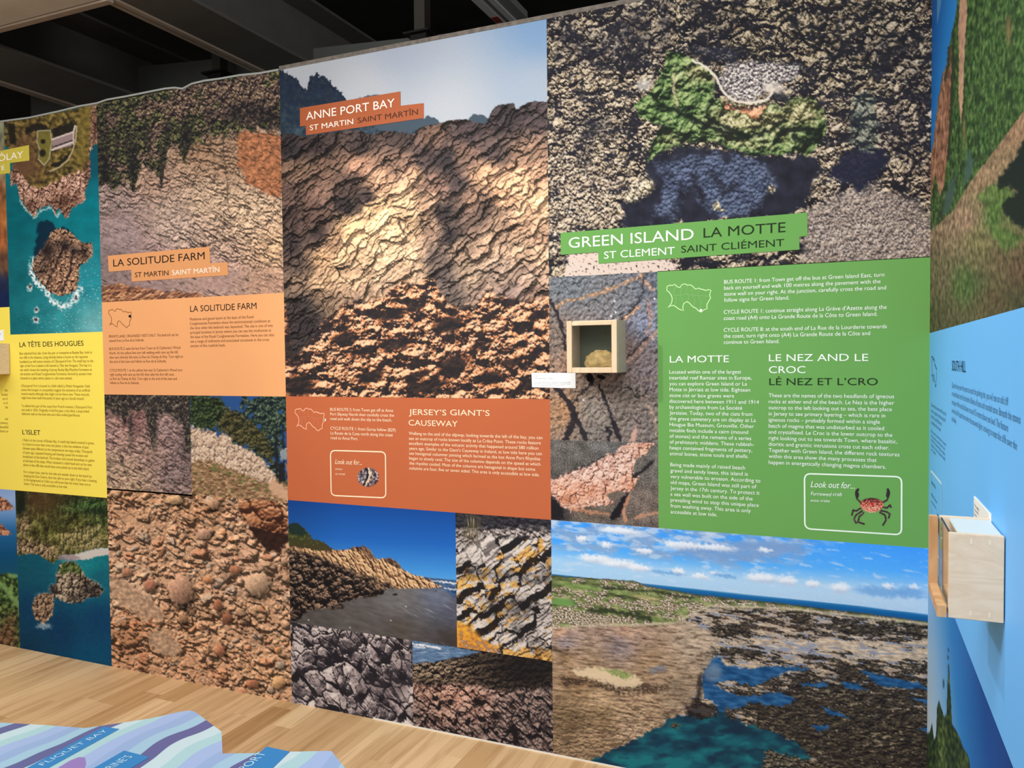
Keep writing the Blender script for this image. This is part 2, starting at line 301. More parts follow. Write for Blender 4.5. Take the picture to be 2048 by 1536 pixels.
def pic_reef(x, y, d):
    wx = x+fbm(x/40, y/40, 3, 7)*9; wy = y+fbm(x/40, y/40, 3, 8)*9
    big = tone(x, y, [(1700, 60, 200, 110, 1.), (1420, 40, 90, 90, .5), (1500, 60, 120, 60, .7)], 0)
    fine = tone(x, y, [(1150, 380, 110, 150, 1), (1750, 460, 130, 70, 1.1), (1500, 160, 60, 40, .9), (1640, 330, 60, 60, .6)], 0)
    h0, i0, _ = facets(wx, wy, 60, 14, 10, 1.2, .8, .9, .7, .4)
    h1, i1, e1 = facets(wx, wy, 25, 4, 20, 1.1, .8, .8, 1.0, .3)
    h2, i2, e2 = facets(wx, wy, 11, 5, -20, 1.1, .9, .9, 1., .3)
    h3, i3, e3 = facets(x, y, 5.6, 6, 0, 1.1, 1., .9, .8, .2)
    wb = np.clip(big, 0, 1); wf = np.clip(fine, 0, 1)
    h = h0*.6*(1-wf)+h1*(.4+.7*wb)*(1-.8*wf)+h2*(.95-.5*wf)*(1-.25*wb)+h3*(.6+.4*wf)+fbm(x/4, y/4, 3, 9)*.4
    s, occ = shade(h, d, -.25, -1, 46, 14, 1.6)
    v = s*1.05-.02+(i2-.5)*.26+(i3-.5)*.2
    br = sm(-.2, .5, fbm(x/70, y/70, 3, 12))
    rub = ramp(v, (0, (26, 26, 36)), (.25, (42, 40, 44)), (.45, (84, 75, 64)), (.65, (140, 126, 104)), (.82, (196, 182, 154)), (1, (240, 230, 210)))
    rub2 = ramp(v, (0, (28, 27, 36)), (.2, (50, 45, 48)), (.4, (98, 86, 78)), (.6, (150, 134, 120)), (.8, (200, 184, 166)), (1, (240, 228, 212)))
    c = mix(rub, rub2, np.clip(.2+wf*.6+.4*br-wb*.5, 0, 1))
    dkp = tone(x, y, [(1215, 95, 90, 40, .5), (1265, 60, 30, 50, .7), (1330, 30, 14, 60, .8), (1190, 255, 34, 26, .8), (1780, 95, 60, 24, .45), (1720, 20, 60, 18, .3), (1840, 150, 40, 16, .3), (1440, 60, 20, 40, .35), (1250, 110, 40, 26, .5), (1395, 50, 14, 50, .5), (1785, 250, 30, 40, .4), (1830, 300, 40, 30, .3), (1130, 60, 22, 40, .5), (1170, 310, 14, 40, .4)], 0)
    dkp = np.clip(dkp*(.8+.9*fbm(x/14, y/14, 3, 13)), 0, .92)
    dkp = np.maximum(dkp, .9*sm(.04, .24, fbm(x/44+y/90, y/30, 5, 61)*(1-.6*wf)+fbm(x/9, y/9, 3, 62)*.26-.02))
    c = mix(c, (32, 33, 45), dkp)
    c = c*(.97-.12*wb)[..., None]*np.array((.93, .9, .86))
    f5, f6, i5, _, _ = worley(x/7+fbm(x/9, y/9, 2, 63)*.3, y/6, 64)
    c = mix(c, ramp(np.mod(i5*9.7, 1), (0, (176, 160, 128)), (.6, (206, 192, 164)), (1, (236, 226, 208))), (i5 > .7)*(1-sm(.2, .36, f5))*np.clip(.25+.7*wf+.5*sm(-.1, .3, fbm(x/60, y/60, 3, 65)), 0, 1)*.85)
    c = mix(c, (30, 29, 38), (i5 < .22)*(1-sm(.25, .45, f5))*.75*(.4+.6*wf))
    # pebble cove
    cove = poly(x, y, [(1455, 128), (1500, 122), (1560, 128), (1603, 132), (1590, 160), (1545, 168), (1520, 190), (1500, 203), (1470, 196), (1448, 180), (1440, 155)], 6, 8, 14)
    p1, q1, _ = facets(x, y, 6, 44, 0, 1, 1.2, .6, .5, .2); sp, _ = shade(p1*1.3, d, -.3, -1, 45, 6, 1)
    c = mix(c, ramp(sp+(q1-.5)*.25, (0, (40, 39, 48)), (.4, (96, 90, 92)), (.75, (164, 154, 150)), (1, (240, 230, 220))), cove*.9)
    c = mix(c, (236, 228, 218), (i5 > .6)*(1-sm(.2, .36, f5))*cove*.8)
    # sand mound lower right
    mound = poly(x, y, [(1612, 446), (1640, 415), (1690, 385), (1740, 375), (1800, 390), (1872, 440), (1872, 520), (1790, 535), (1600, 520), (1610, 480)], 14, 16, 26)
    sp2, _ = shade(facets(x, y, 5, 47, 0, 1, 1.1, .7, .7, .3)[0]*.9+fbm(x/12, y/12, 4, 48)*3, d, -.5, -1, 45, 7, 1)
    c = mix(c, ramp(sp2+fbm(x/30, y/30, 3, 49)*.12, (0, (48, 43, 48)), (.35, (104, 91, 86)), (.7, (164, 146, 134)), (1, (222, 206, 192))), mound*.85)
    c = mix(c, (56, 50, 54), mound*(1-sm(.2, .4, worley(x/6, y/5, 66)[0]))*(hsh(np.floor(x/6), np.floor(y/5), 67) > .4)*.7)
    c = mix(c, (214, 202, 190), mound*(1-sm(.2, .36, worley(x/7, y/6, 68)[0]))*(hsh(np.floor(x/7), np.floor(y/6), 69) > .6)*.6)
    c = mix(c, (212, 196, 184), line(x, y, [(1618, 430), (1645, 408), (1672, 392), (1730, 380)], 5, 6, 8, 12)*.6*sm(-.2, .3, fbm(x/8, y/8, 3, 50)))
    # sand lower left
    sand = poly(x, y, [(1136, 512), (1150, 505), (1210, 505), (1240, 515), (1330, 520), (1360, 528), (1352, 545), (1240, 556), (1130, 562), (1128, 545)], 3, 9, 16)
    c = mix(c, mix(np.zeros(x.shape+(3,))+np.array((214, 194, 180)), (60, 50, 54), sm(.35, .5, fbm(x/5, y/5, 3, 52))), sand)
    # shade below the island
    sh = poly(x, y, [(1295, 322), (1345, 296), (1385, 292), (1450, 300), (1510, 312), (1570, 315), (1632, 312), (1640, 340), (1628, 362), (1612, 410), (1590, 428), (1560, 437), (1447, 437), (1400, 448), (1361, 441), (1330, 465), (1248, 455), (1242, 402), (1270, 400), (1296, 390), (1308, 362), (1290, 345)], 5, 12, 18)
    n = fbm(x/30, y/30, 4, 14)
    pb, qb, eb = facets(x, y, 7, 54, 0, 1.1, 1.2, .7, .5, .3); sb, _ = shade(pb, d, -.3, -1, 50, 4, 1)
    peb = poly(x, y, [(1310, 334), (1385, 309), (1470, 313), (1525, 326), (1545, 350), (1540, 380), (1500, 425), (1440, 440), (1400, 395), (1390, 360), (1364, 378), (1345, 430), (1310, 440), (1318, 390), (1335, 355)], 12, 26, 24)
    shc = mix(ramp(n, (-.6, (26, 27, 36)), (.6, (42, 44, 58))), ramp(sb+(qb-.5)*.3+n*.2, (0, (32, 36, 50)), (.5, (54, 63, 86)), (1, (112, 124, 150))), peb*.9)
    gap = np.maximum(line(x, y, [(1425, 345), (1437, 362), (1450, 385), (1472, 372)], 7, 4, 6, 9), line(x, y, [(1384, 352), (1394, 372), (1404, 400)], 5, 4, 6, 9))
    shc = mix(shc, (26, 24, 32), gap*.55)
    c = mix(c, shc, sh)
    lit = [(1290, 375, 20, 16), (1262, 392, 18, 14), (1543, 378, 10, 7), (1434, 413, 8, 9), (1445, 420, 6, 5)]
    for bx, by, rx, ry in lit:
        c = mix(c, ramp(v*1.1, (0, (70, 62, 50)), (.4, (150, 136, 108)), (1, (226, 214, 190))), blob(x+fbm(x/9, y/9, 3, 15)*6, y+fbm(x/9, y/9, 3, 16)*6, bx, by, rx, ry, -30, .6))
    # tall rock on the right and its shade
    c = mix(c, ramp(v+.1, (0, (28, 34, 42)), (.5, (66, 80, 78)), (1, (128, 140, 124))), poly(x, y, [(1706, 190), (1740, 180), (1755, 230), (1752, 300), (1722, 320), (1705, 290), (1700, 230)], 8, 14, 14)*.6)
    c = mix(c, (30, 33, 52), poly(x, y, [(1690, 305), (1772, 300), (1776, 325), (1745, 362), (1728, 374), (1718, 392), (1706, 370), (1670, 362), (1660, 345)], 5, 10, 14)*.93)
    c = mix(c, (40, 43, 62), poly(x, y, [(1372, 96), (1395, 92), (1465, 96), (1478, 110), (1466, 126), (1440, 122)], 4, 8, 10)*.5)
    # grassy island
    isl = [(1334, 102), (1361, 105), (1392, 121), (1428, 145), (1432, 164), (1424, 188), (1430, 196), (1442, 198), (1470, 209), (1505, 211), (1541, 203), (1564, 215), (1588, 195), (1627, 195), (1650, 223), (1652, 262), (1637, 289), (1614, 313), (1590, 303), (1570, 309), (1502, 311), (1451, 292), (1420, 284), (1377, 285), (1346, 293), (1310, 312), (1294, 326), (1303, 285), (1322, 254), (1279, 234), (1270, 211), (1283, 195), (1303, 184), (1314, 156), (1330, 129)]
    m = poly(x, y, isl, 2, 7, 12)
    g0 = fbm(x/34, y/34, 4, 16)*26
    gs, _ = shade(g0*.7+fbm(x/9, y/9, 4, 17)*3+fbm(x/3.2, y/3.2, 3, 18)*1.5, d, -.35, -1, 40, 12, 2)
    straw = np.clip(tone(x, y, [(1395, 145, 30, 24, .9), (1450, 230, 40, 20, .7), (1480, 255, 60, 22, .75), (1540, 235, 50, 22, .9), (1610, 222, 44, 30, 1.), (1570, 270, 30, 16, .4), (1340, 275, 26, 20, .5), (1350, 165, 10, 24, .5), (1500, 288, 60, 14, .55), (1600, 290, 20, 16, .3)], 0)+fbm(x/12, y/12, 4, 19)*.45, 0, 1)
    gr = ramp(gs, (0, (20, 28, 20)), (.3, (40, 60, 34)), (.55, (70, 96, 54)), (.8, (108, 134, 78)), (1, (156, 174, 114)))
    st = ramp(gs, (0, (44, 44, 32)), (.3, (90, 88, 56)), (.55, (142, 136, 94)), (.8, (188, 178, 136)), (1, (224, 214, 180)))
    gi = mix(gr, st, straw)
    for ln, w in [([(1300, 185), (1320, 210), (1352, 222), (1390, 240), (1440, 262), (1500, 275)], 4), ([(1425, 200), (1410, 232), (1440, 250), (1500, 272), (1540, 262), (1570, 240)], 3.5), ([(1550, 285), (1565, 262), (1600, 258), (1640, 262)], 5), ([(1330, 250), (1310, 280), (1300, 310)], 3), ([(1590, 275), (1610, 285), (1640, 275)], 6)]:
        gi = mix(gi, (20, 28, 22), line(x, y, ln, w*1.15, 3, 6, 12)*.9)
    gi = mix(gi, (24, 28, 26), poly(x, y, [(1283, 240), (1325, 250), (1322, 262), (1300, 275), (1290, 255)], 4, 5, 9)*.8)
    gi = mix(gi, (24, 28, 30), np.clip(sm(0, 14, y-np.interp(x, [1300, 1345, 1380, 1430, 1470, 1560, 1620], [318, 285, 274, 276, 296, 305, 312])), 0, 1)*.75)
    gi = mix(gi, ramp(gs, (0, (150, 92, 62)), (.6, (206, 146, 108)), (1, (228, 182, 146))), poly(x, y, [(1443, 199), (1471, 213), (1521, 211), (1538, 207), (1524, 226), (1510, 236), (1478, 223), (1450, 218)], 2, 5, 8))
    gi = mix(gi, (206, 184, 150), line(x, y, [(1346, 150), (1349, 190), (1356, 214)], 2, 2, 4, 9)*.7)
    gi = mix(gi, (196, 170, 140), blob(x, y, 1430, 158, 7, 9)*.7)
    c = mix(c, gi, m)
    c = mix(c, (32, 30, 36), line(x, y, [(1447, 206), (1470, 216), (1500, 217), (1535, 206)], 3, 2, 7, 6)*.8)
    c = mix(c, (216, 206, 190), line(x, y, [(1385, 121), (1410, 132), (1432, 154), (1444, 180), (1455, 193), (1474, 203), (1502, 206), (1533, 199), (1545, 186)], 2.4, 1.2, 2, 9)*.95)
    c = mix(c, (222, 210, 196), blob(x+fbm(x/8, y/8, 3, 23)*5, y+fbm(x/8, y/8, 3, 24)*5, 1548, 176, 26, 13, 5)*.75)
    c = mix(c, (34, 36, 44), blob(x+fbm(x/8, y/8, 3, 23)*5, y, 1562, 195, 20, 10, 8)*.85)
    c = mix(c, (206, 200, 190), blob(x+fbm(x/8, y/8, 3, 23)*6, y+fbm(x/7, y/7, 3, 24)*6, 1288, 170, 18, 14)*.7)
    return c

def pic_bay(x, y, d):
    # sky with cloud banks
    hz = np.interp(x, [1090, 1105, 1296, 1500, 1700, 1870], [1147, 1148, 1168, 1190, 1210, 1231])
    up = hz-y
    c = ramp(up-(x-1480)*.06, (0, (170, 205, 235)), (25, (150, 200, 240)), (60, (84, 172, 248)), (130, (58, 150, 245)))
    tl = (x-1100)/760
    cx, cy = x/60, (y-(x-1100)*.11)/22
    n = fbm(cx, cy, 5, 5)
    left = 1-sm(1480, 1700, x+(y-1110)*1.5)
    grey = sm(-.15, .35, n+.35*left-.2)*sm(40, 62, up)*np.clip(left*1.3, 0, 1)
    c = mix(c, (134, 166, 206), grey*.85)
    c = mix(c, (196, 212, 234), sm(.05, .5, fbm(x/40, (y-(x-1100)*.1)/12, 5, 15)+.15)*sm(60, 80, up)*np.clip(left, 0, 1)*.75)
    c = mix(c, (206, 226, 242), np.exp(-((up-26)/22)**2)*.55*(1-.4*tl))
    c = mix(c, (198, 218, 240), sm(.12, .5, fbm(x/34, (y-(x-1100)*.12)/9, 5, 93)+tone(x, y, [(1240, 1110, 140, 30, .25), (1500, 1140, 160, 20, .15)], -.1))*.6)
    dk = poly(x, y, [(1320, 1106), (1370, 1096), (1440, 1088), (1520, 1080), (1600, 1090), (1615, 1102), (1560, 1116), (1490, 1122), (1400, 1116)], 8, 12, 30)
    c = mix(c, (122, 158, 206), dk*.85)
    for bx, by, rx, ry in [(1190, 1118, 40, 10), (1240, 1128, 46, 10), (1280, 1136, 30, 8), (1357, 1144, 15, 10), (1212, 1090, 12, 8), (1163, 1078, 14, 7), (1290, 1102, 20, 7), (1400, 1152, 20, 7), (1430, 1146, 14, 5), (1525, 1156, 40, 12), (1575, 1162, 24, 12), (1625, 1168, 17, 9), (1680, 1176, 24, 13), (1776, 1173, 16, 8), (1828, 1174, 12, 7), (1365, 1090, 50, 9), (1430, 1095, 50, 8), (1530, 1100, 16, 6), (1240, 1062, 50, 9)]:
        q = fbm(x/7, y/7, 4, 25)
        c = mix(c, mix(np.zeros(x.shape+(3,))+np.array((236, 240, 246)), (186, 200, 222), sm(-2, 8, y-by+q*3)), blob(x+q*7, y+fbm(x/7+9, y/7, 4, 26)*5, bx, by, rx, ry, 6, .45)*.92)
    for bx, by, rx, ry in [(1335, 1146, 40, 4), (1760, 1184, 60, 12), (1820, 1186, 40, 12), (1450, 1152, 30, 4)]:
        q = fbm(x/10, y/8, 4, 27); c = mix(c, (104, 160, 218), blob(x+q*10, y+q*6, bx, by, rx, ry, 6, .4)*.7)
    # sea
    sl = np.interp(x, [1090, 1270, 1296, 1400, 1560, 1740, 1870], [1150, 1162, 1172, 1190, 1206, 1228, 1245])
    c = mix(c, ramp(y-hz, (0, (46, 124, 180)), (6, (20, 96, 158)), (18, (10, 82, 140))), sm(-.8, .8, y-hz))
    # land and flats
    land = sm(-1, 1, y-sl+fbm(x/9, y/5, 4, 6)*2.2)
    depth = y-sl
    ux = x-(y-1200)*.4; uy = y-(x-1100)*.13
    n1 = fbm(ux/46, uy/9, 5, 7); n2 = fbm(ux/16, uy/4.5, 4, 8); n3 = fbm(x/5, y/3.2, 3, 9)
    gd = ramp(n1*.6+n2*.4, (-.5, (50, 60, 42)), (-.1, (96, 106, 66)), (.15, (128, 148, 90)), (.45, (176, 168, 120)), (.7, (196, 182, 138)))
    n4 = noise(x/3.6, y/1.9, 91)
    gd = mix(gd, ramp(n4, (-.5, (70, 72, 54)), (-.1, (120, 104, 82)), (.15, (190, 164, 142)), (.4, (232, 224, 216))), sm(-.05, .25, fbm(x/26, uy/9, 3, 10)+.35*sm(1225, 1215, abs(y-1190-(x-1100)*.08)*0+y)*0+.08+tone(x, y, [(1120, 1235, 50, 18, .7), (1220, 1240, 50, 10, .6), (1220, 1200, 60, 8, .4), (1340, 1215, 60, 7, .5), (1130, 1185, 40, 6, .3), (1300, 1185, 90, 5, -.2), (1160, 1155, 70, 5, -.3), (1120, 1203, 30, 8, -.9), (1160, 1172, 60, 8, -.5), (1250, 1195, 40, 6, -.6)], 0))*.9)
    gd = mix(gd, (106, 150, 82), blob(x, y, 1124, 1204, 34, 9, 6)*.9); gd = mix(gd, (126, 156, 86), blob(x, y, 1150, 1172, 50, 6, 8)*.6); gd = mix(gd, (196, 184, 128), blob(x, y, 1290, 1195, 36, 5, 8)*.6)
    gd = mix(gd, (46, 56, 36), line(x, y, [(1180, 1221), (1220, 1222), (1262, 1230), (1300, 1238)], 5, 3, 6, 8)*.9)
    gd = mix(gd, (48, 54, 40), line(x, y, [(1210, 1176), (1300, 1182), (1380, 1196)], 2.4, 1.5, 4, 8)*.8)
    gd = mix(gd, (54, 52, 44), np.exp(-(depth/3.)**2)*.75)
    # right reef
    R = sm(.03, .2, n1*.55+n2*.35+n3*.18+tone(x, y, [(1750, 1430, 160, 120, .5), (1560, 1420, 100, 60, .4), (1480, 1300, 60, 16, .45), (1760, 1260, 130, 20, .35), (1470, 1258, 40, 10, .4), (1560, 1235, 120, 14, .3), (1800, 1500, 100, 50, .5), (1640, 1480, 70, 40, .4), (1480, 1265, 50, 8, .3), (1440, 1290, 40, 6, -.3), (1640, 1290, 180, 10, -.5), (1790, 1310, 80, 10, -.6), (1500, 1340, 60, 10, -.2)], .0))
    sandc = ramp(n2, (-.5, (150, 138, 130)), (0, (196, 176, 152)), (.5, (224, 206, 182)))
    sandc = mix(sandc, (128, 144, 176), sm(.1, .4, fbm(ux/40, uy/6, 4, 11)+tone(x, y, [(1560, 1300, 180, 14, .3), (1700, 1240, 100, 6, .3), (1330, 1260, 120, 20, .1)], 0))*.75)
    rk, ik, _ = slabs(x, y, 4.5, 14, 12, 7, 1.4, .8, .8, .8); sr, _ = shade(rk*.8+fbm(x/6, y/3, 4, 13)*2.2, d, -.5, -1, 44, 5, 1.4, .8); sr = sr*.85+fbm(x/9, y/4, 4, 14)*.3
    reef = ramp(sr*.62+fbm(x/24, y/10, 3, 33)*.2, (0, (28, 27, 31)), (.3, (50, 46, 44)), (.55, (88, 80, 68)), (.8, (160, 146, 122)), (1, (212, 200, 172)))
    reef = mix(reef, (122, 88, 74), np.clip(tone(x, y, [(1570, 1255, 60, 10, .8), (1490, 1235, 40, 6, .6), (1640, 1275, 60, 6, .5)], 0), 0, 1)*sm(-.1, .3, n3+n2)*.8)
    right = mix(sandc, reef, R)
    right = mix(right, ramp(n3, (-.4, (126, 114, 92)), (.4, (204, 190, 158))), sm(.16, .4, fbm(x/16, y/6, 5, 34)+tone(x, y, [(1760, 1480, 40, 20, .35), (1660, 1390, 30, 8, .4), (1700, 1410, 30, 8, .3), (1640, 1350, 20, 8, .35), (1790, 1410, 50, 10, .2)], -.22))*.75)
    # left shelf
    hs, is_, es = slabs(x, y, 7, 26, 35, 12, 1.6, .8, .7, .8); hs2, _, _ = slabs(x, y, 4, 9, 36, 4, 1.2, .8, .8, .8)
    sl2, _ = shade(hs*.35*sm(1380, 1440, y)+hs2*(.12+.4*sm(1380, 1440, y))+fbm(x/8, y/4, 5, 37)*(.5+1.6*sm(1370, 1440, y)), d, -.5, -1, 50, 4, 1.6, .6); sl2 = sl2*.9+fbm(x/40, y/9, 4, 92)*.16; stk = fbm((x+(y-1300)*.6)/34, (y-(x-1100)*.1)/4.5, 5, 94)
    fl = field(x, y, [(1120, 1262, (206, 168, 142)), (1250, 1262, (196, 160, 138)), (1130, 1285, (160, 150, 160)), (1240, 1290, (138, 128, 132)), (1130, 1310, (168, 138, 104)), (1180, 1340, (166, 140, 110)), (1300, 1330, (170, 142, 112)), (1390, 1290, (190, 172, 152)), (1160, 1370, (160, 130, 96)), (1200, 1400, (198, 170, 136)), (1280, 1400, (188, 160, 130)), (1140, 1440, (130, 110, 84)), (1200, 1430, (146, 122, 92)), (1180, 1490, (172, 146, 116)), (1260, 1460, (190, 164, 138)), (1360, 1380, (150, 132, 112))])
    lf = fl*(.42+.78*sl2+.3*n2)[..., None]
    lf = mix(lf, (98, 78, 62), sm(.08, .36, stk-.06+.1*sm(1370, 1460, y))*.75); lf = mix(lf, (222, 196, 166), sm(.1, .45, -stk-.05)*.45*(1-sm(1370, 1440, y)))
    lf = mix(lf, (74, 60, 50), sm(.2, .5, n1*.6+n2*.6+tone(x, y, [(1140, 1365, 30, 8, .5), (1260, 1372, 70, 10, .7), (1150, 1440, 40, 30, .15), (1130, 1300, 30, 5, .3), (1330, 1310, 40, 20, .12)], -.1))*.85)
    lf = mix(lf, (228, 206, 172), poly(x, y, [(1140, 1340), (1180, 1334), (1230, 1340), (1270, 1350), (1290, 1366), (1270, 1372), (1240, 1378), (1200, 1362), (1150, 1352)], 3, 8, 12)*.9)
    lf = mix(lf, ramp(n3, (-.4, (112, 134, 76)), (.5, (166, 176, 112))), poly(x, y, [(1195, 1338), (1240, 1340), (1268, 1350), (1256, 1360), (1225, 1350)], 3, 6, 9)*.9)
    dks = line(x, y, [(1130, 1362), (1170, 1362), (1210, 1370), (1240, 1384), (1290, 1382), (1330, 1375)], 6, 5, 9, 10)
    lf = mix(lf, (58, 46, 38), dks*sm(-.4, .2, n3)*.8)
    lf = mix(lf, (120, 132, 154), poly(x, y, [(1298, 1336), (1330, 1330), (1332, 1340), (1300, 1348)], 3, 4, 8)*.6)
    lm = 1-sm(-14, 14, x-np.interp(y, [1240, 1265, 1290, 1310, 1340, 1380, 1430, 1540], [1360, 1420, 1426, 1420, 1408, 1402, 1360, 1200])+fbm(x/20, y/14, 4, 38)*22)
    flat = mix(right, lf, lm)
    shore = np.interp(x, [1090, 1105, 1200, 1270, 1350, 1400, 1420, 1560, 1740, 1870], [1262, 1258, 1252, 1252, 1248, 1222, 1214, 1218, 1237, 1252])
    low = sm(-2, 3, y-shore+fbm(x/14, y/9, 4, 39)*4)
    gd = mix(gd, (226, 206, 186), np.exp(-((y-shore+2)/3.)**2)*.6)
    flat = mix(gd, flat, low)
    # water
    w1 = poly(x, y, [(1408, 1342), (1424, 1318), (1440, 1312), (1450, 1330), (1500, 1338), (1540, 1332), (1600, 1334), (1570, 1345), (1545, 1356), (1530, 1366), (1500, 1372), (1470, 1362), (1440, 1364), (1425, 1370), (1470, 1390), (1500, 1392), (1560, 1384), (1595, 1400), (1560, 1412), (1500, 1404), (1470, 1420), (1452, 1414), (1450, 1436), (1436, 1436), (1434, 1410), (1412, 1396), (1402, 1370)], 2, 6, 12)
    w2 = poly(x, y, [(1181, 1524), (1240, 1492), (1288, 1470), (1330, 1446), (1345, 1434), (1380, 1432), (1398, 1440), (1430, 1430), (1440, 1420), (1452, 1432), (1480, 1446), (1528, 1458), (1566, 1474), (1590, 1484), (1622, 1512), (1600, 1545), (1160, 1545)], 2, 9, 14)
    for wp in ([(1720, 1340), (1760, 1350), (1840, 1368), (1870, 1380), (1760, 1372)], [(1680, 1364), (1720, 1370), (1736, 1380), (1690, 1378)], [(1600, 1365), (1660, 1368), (1650, 1374), (1605, 1372)], [(1640, 1410), (1700, 1436), (1660, 1430)], [(1620, 1450), (1660, 1452), (1640, 1464)], [(1820, 1396), (1858, 1398), (1858, 1410)], [(1830, 1455), (1858, 1458), (1856, 1464)], [(1560, 1336), (1620, 1336), (1600, 1344)]):
        w1 = np.maximum(w1, poly(x, y, wp, 1.5, 5, 10))
    wc1 = ramp(fbm(ux/24, uy/8, 3, 42), (-.5, (22, 66, 112)), (.5, (52, 106, 158)))
    wc1 = mix(wc1, (150, 156, 166), blob(x, y, 1425, 1345, 22, 22)*.5)
    wc2 = ramp(fbm(x/60, y/26, 4, 43)+(y-1470)/240, (-.6, (22, 52, 72)), (0, (26, 82, 100)), (.5, (30, 116, 126)))
    wc2 = mix(wc2, (26, 46, 70), sm(.0, .5, fbm(x/50, y/22, 3, 44)+tone(x, y, [(1600, 1490, 60, 30, .5), (1420, 1450, 50, 14, .4), (1180, 1520, 40, 20, .3)], 0))*.7)
    c2 = mix(c, flat, land)
    c2 = mix(c2, wc1, w1*land); c2 = mix(c2, wc2, w2)
    c2 = mix(c2, ramp(sr, (0, (24, 23, 27)), (.6, (70, 62, 54)), (1, (186, 172, 146))), np.maximum(poly(x, y, [(1522, 1498), (1560, 1506), (1620, 1520), (1700, 1540), (1520, 1545), (1530, 1515)], 3, 10, 12), poly(x, y, [(1345, 1444), (1362, 1450), (1352, 1458), (1340, 1452)], 2, 5, 8))*.95)
    c2 = mix(c2, (34, 30, 32), np.maximum(poly(x, y, [(1372, 1415), (1400, 1404), (1430, 1410), (1436, 1430), (1400, 1440), (1376, 1432)], 3, 8, 10), line(x, y, [(1402, 1350), (1398, 1385), (1394, 1410)], 5, 4, 5, 8))*.75)
    return c2

